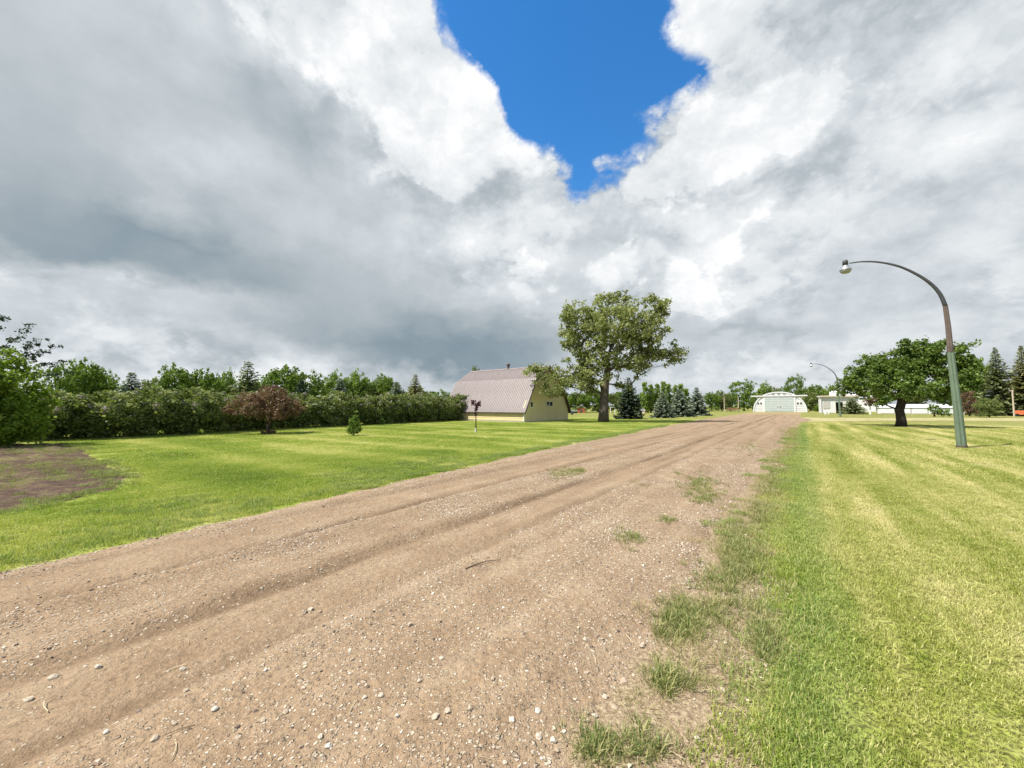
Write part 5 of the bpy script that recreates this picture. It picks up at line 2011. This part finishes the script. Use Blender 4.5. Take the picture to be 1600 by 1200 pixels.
# pale post with bracket
pp = Vector((ap(1584, 641, 60).x, 60, 0))
po = empty('wooden_post', pp, face_cam(pp))
tag(po, 'tall pale wooden post with a small bracket in front of the gas tank', 'post')
MB().tube([(0, 0, 0), (0, 0, 4.2)], [.10, .08], 8).build('shaft', MATS['wood_pale'], po)
MB().box((-.35, -.04, 4.0), (.12, .04, 4.1)).build('bracket', MATS['wood_pale'], po)
# two posts and a bench by the windbreak
for px_, dp, hgt, lab in ((1132, 104, 3.9, 'pale bare post standing at the left end of the brown bench'), (1154, 102, 3.9, 'pale bare post standing at the right end of the brown bench')):
    q_ = Vector((ap(px_, 640, dp).x, dp, 0))
    po = empty('pale_post', q_, 0)
    tag(po, lab, 'post', 'pair of pale posts in the yard')
    MB().tube([(0, 0, 0), (0, 0, hgt)], [.11, .085], 8).build('shaft', MATS['wood_pale'], po)
    MB().tube([(0, 0, hgt), (0, 0, hgt + .10)], [.13, .09], 8).build('cap', MATS['wood_pale'], po)
bq = Vector((ap(1145, 641, 98).x, 98, 0))
bn = empty('bench', bq, face_cam(bq))
tag(bn, 'wide brown wooden bench between two pale posts in the yard', 'bench')
for i in range(3):
    MB().box((-1.35, -.28 + i * .19, .46), (1.35, -.11 + i * .19, .52)).build('seat_slat', MATS['wood_brown'], bn)
for i in range(3):
    MB().box((-1.35, .32, .66 + i * .19), (1.35, .37, .81 + i * .19)).build('back_slat', MATS['wood_brown'], bn)
for x in (-1.25, 1.25):
    MB().box((x - .05, -.26, 0), (x + .05, -.16, .459)).build('leg', MATS['wood_brown'], bn)
    MB().box((x - .05, .375, 0), (x + .05, .46, 1.22)).build('leg', MATS['wood_brown'], bn)
    MB().box((x - .05, -.155, .36), (x + .05, .374, .458)).build('side_rail', MATS['wood_brown'], bn)
# covered trailer by the barn
cq = Vector((ap(894, 645, 74).x, 74, 0))
ct_ = empty('covered_trailer', cq, face_cam(cq))
tag(ct_, 'low dark trailer under a pale grey cover behind the barn gable', 'trailer')
MB().box((-1.0, -.6, .28), (1.0, .6, .62)).build('box', MATS['dark_void'], ct_)
MB().prism([(-1.06, .60), (-.9, .80), (.2, .98), (.95, .76), (1.08, .60)], -.66, .66).build('cover', MATS['grey_cover'], ct_)
for y in (-.68, .68):
    MB().tube([(0, y - .07, .27), (0, y + .07, .27)], .27, 12).build('wheel', MATS['lamp_arm'], ct_)
# red-brown implement by the windbreak
iq = Vector((ap(908, 640, 90).x, 90, 0))
im = empty('garden_cabin', iq, face_cam(iq))
tag(im, 'small rust red cabin at the foot of the windbreak beyond the barn', 'cabin')
MB().box((-.9, 0, 0), (.9, 1.5, 1.15)).build('wall', MATS['rust_red'], im)
MB().prism([(-1.1, 1.12), (0, 1.75), (1.1, 1.12), (1.1, 1.19), (0, 1.83), (-1.1, 1.19)], -.2, 1.7).build('roof', MATS['pale_pink'], im)
MB().box((-.25, -.03, .05), (.25, -.003, .9)).build('door', MATS['trim_brown'], im)
# play frame
gq = Vector((ap(957, 643, 82).x, 82, 0))
gf = empty('play_frame', gq, face_cam(gq))
tag(gf, 'small white and yellow play frame with slide beside the poplar trunk', 'play frame')
for x in (-.4, .5):
    MB().tube([(x, -.5, 0), (x, 0, 1.35), (x, .5, 0)], .05, 6).build('leg', MATS['white_paint'], gf)
MB().tube([(-.55, 0, 1.36), (.65, 0, 1.36)], .05, 6).build('crossbar', MATS['white_paint'], gf)
MB().add([(-.3, -.05, 1.2), (-.3, .35, 1.2), (-1.5, -.05, .12), (-1.5, .35, .12), (-.3, -.05, 1.1), (-.3, .35, 1.1), (-1.5, -.05, .02), (-1.5, .35, .02)], [(0, 1, 3, 2), (4, 6, 7, 5), (0, 2, 6, 4), (1, 5, 7, 3), (0, 4, 5, 1), (2, 3, 7, 6)]).build('slide', MATS['yellow_plastic'], gf)
# pale hutch between the spruces
dq = Vector((ap(1003, 644, 76).x, 76, 0))
dh = empty('kennel', dq, face_cam(dq))
tag(dh, 'small pale round roofed kennel between the dark spruce and blue spruce', 'kennel')
MB().box((-.6, 0, .25), (.6, 1.0, .75)).build('wall', MATS['pale_pink'], dh)
MB().prism([(-.68 * math.cos(a), .72 + .42 * math.sin(a)) for a in np.linspace(0, math.pi, 9)], -.08, 1.08).build('roof', MATS['white_paint'], dh)
for x in (-.5, .5):
    MB().box((x - .06, .1, 0), (x + .06, .9, .249)).build('foot', MATS['wood_brown'], dh)
# meter pedestals in front of the shed
for px_, dp, lab in ((1289.5, 76, 'short white utility pedestal in front of the shed, the thicker of the two'), (1294.5, 75, 'thin white utility marker in front of the shed beside a thicker pedestal')):
    q_ = Vector((ap(px_, 645, dp).x, dp, 0))
    wq = .16 if 'thicker' in lab and 'thin ' not in lab else .07
    e_ = empty('utility_pedestal', q_, face_cam(q_))
    tag(e_, lab, 'pedestal', 'utility pedestals by the shed')
    MB().box((-wq, -wq, 0), (wq, wq, 1.0)).build('box', MATS['white_paint'], e_)
    MB().box((-wq - .04, -wq - .04, 1.001), (wq + .04, wq + .04, 1.09)).build('lid', MATS['concrete'], e_)

# ------------------------------------------------------------------ single stones and a stick on the driveway
gs = np.random.default_rng(77)
big = [stone_mesh('stone', 700 + i, 2) for i in range(5)]
SP = [(475, 970, 15), (485, 965, 12), (152, 1060, 18), (82, 1076, 18), (43, 1112, 17), (335, 1130, 17), (290, 1100, 13), (640, 992, 15), (680, 1142, 18), (513, 1187, 17), (500, 1172, 15), (700, 1132, 15), (655, 1082, 14), (840, 1122, 15),
      (842, 1160, 16), (865, 1163, 18), (800, 1140, 13), (870, 1178, 16), (1090, 1157, 15), (960, 1105, 17), (1020, 1045, 16), (975, 1065, 14), (990, 1055, 13), (1130, 1080, 14), (945, 1090, 14), (930, 1120, 14), (595, 1105, 13), (570, 1108, 12),
      (445, 1135, 14), (240, 1178, 17), (165, 1170, 14), (285, 1060, 12), (770, 1080, 13), (690, 1045, 12), (915, 1010, 13), (1005, 1010, 12), (735, 1128, 13), (620, 1140, 14)]
for i, (px_, py_, w_px) in enumerate(SP):
    q_ = gp(px_, py_)
    s_, n_ = SN(q_.x, q_.y)
    z_ = float(road_z(np.array([s_]), np.array([n_]))[0]) if n_ < -0.8 else .004
    r_ = w_px * .40 * q_.y / 600
    o_ = link('stone', big[i % 5])
    big[i % 5].materials[0] = MATS['stone_pale']
    o_.location = (q_.x, q_.y, z_ + r_ * .25)
    o_.rotation_euler = (gs.normal(0, .2), gs.normal(0, .2), gs.random() * 6.28)
    o_.scale = (r_, r_, r_)
    tag(o_, 'larger pale stone lying loose on the brown gravel driveway', 'stone', 'larger loose stones on the driveway')
for (px_, py_, ln, rz_, mt, lab, cat_) in ((755, 894, .42, .55, 'twig', 'thin dark bent twig lying on the driveway gravel', 'twig'), (74, 1120, .16, 2.2, 'straw', 'curved pale straw stem lying on smooth brown driveway dirt', 'straw')):
    q_ = gp(px_, py_)
    s_, n_ = SN(q_.x, q_.y)
    z_ = float(road_z(np.array([s_]), np.array([n_]))[0])
    o_ = MB().tube([(-ln / 2, -.02, .012), (-ln / 6, .01, .02), (ln / 6, .02, .018), (ln / 2, -.01, .012)], [.0045 if cat_ == 'twig' else .0025, .005 if cat_ == 'twig' else .0028, .004 if cat_ == 'twig' else .0024, .002], 5).build(cat_ + '_stick' if cat_ == 'straw' else 'twig', MATS[mt])
    o_.location = (q_.x, q_.y, z_)
    o_.rotation_euler = (0, 0, rz_)
    tag(o_, lab, cat_)
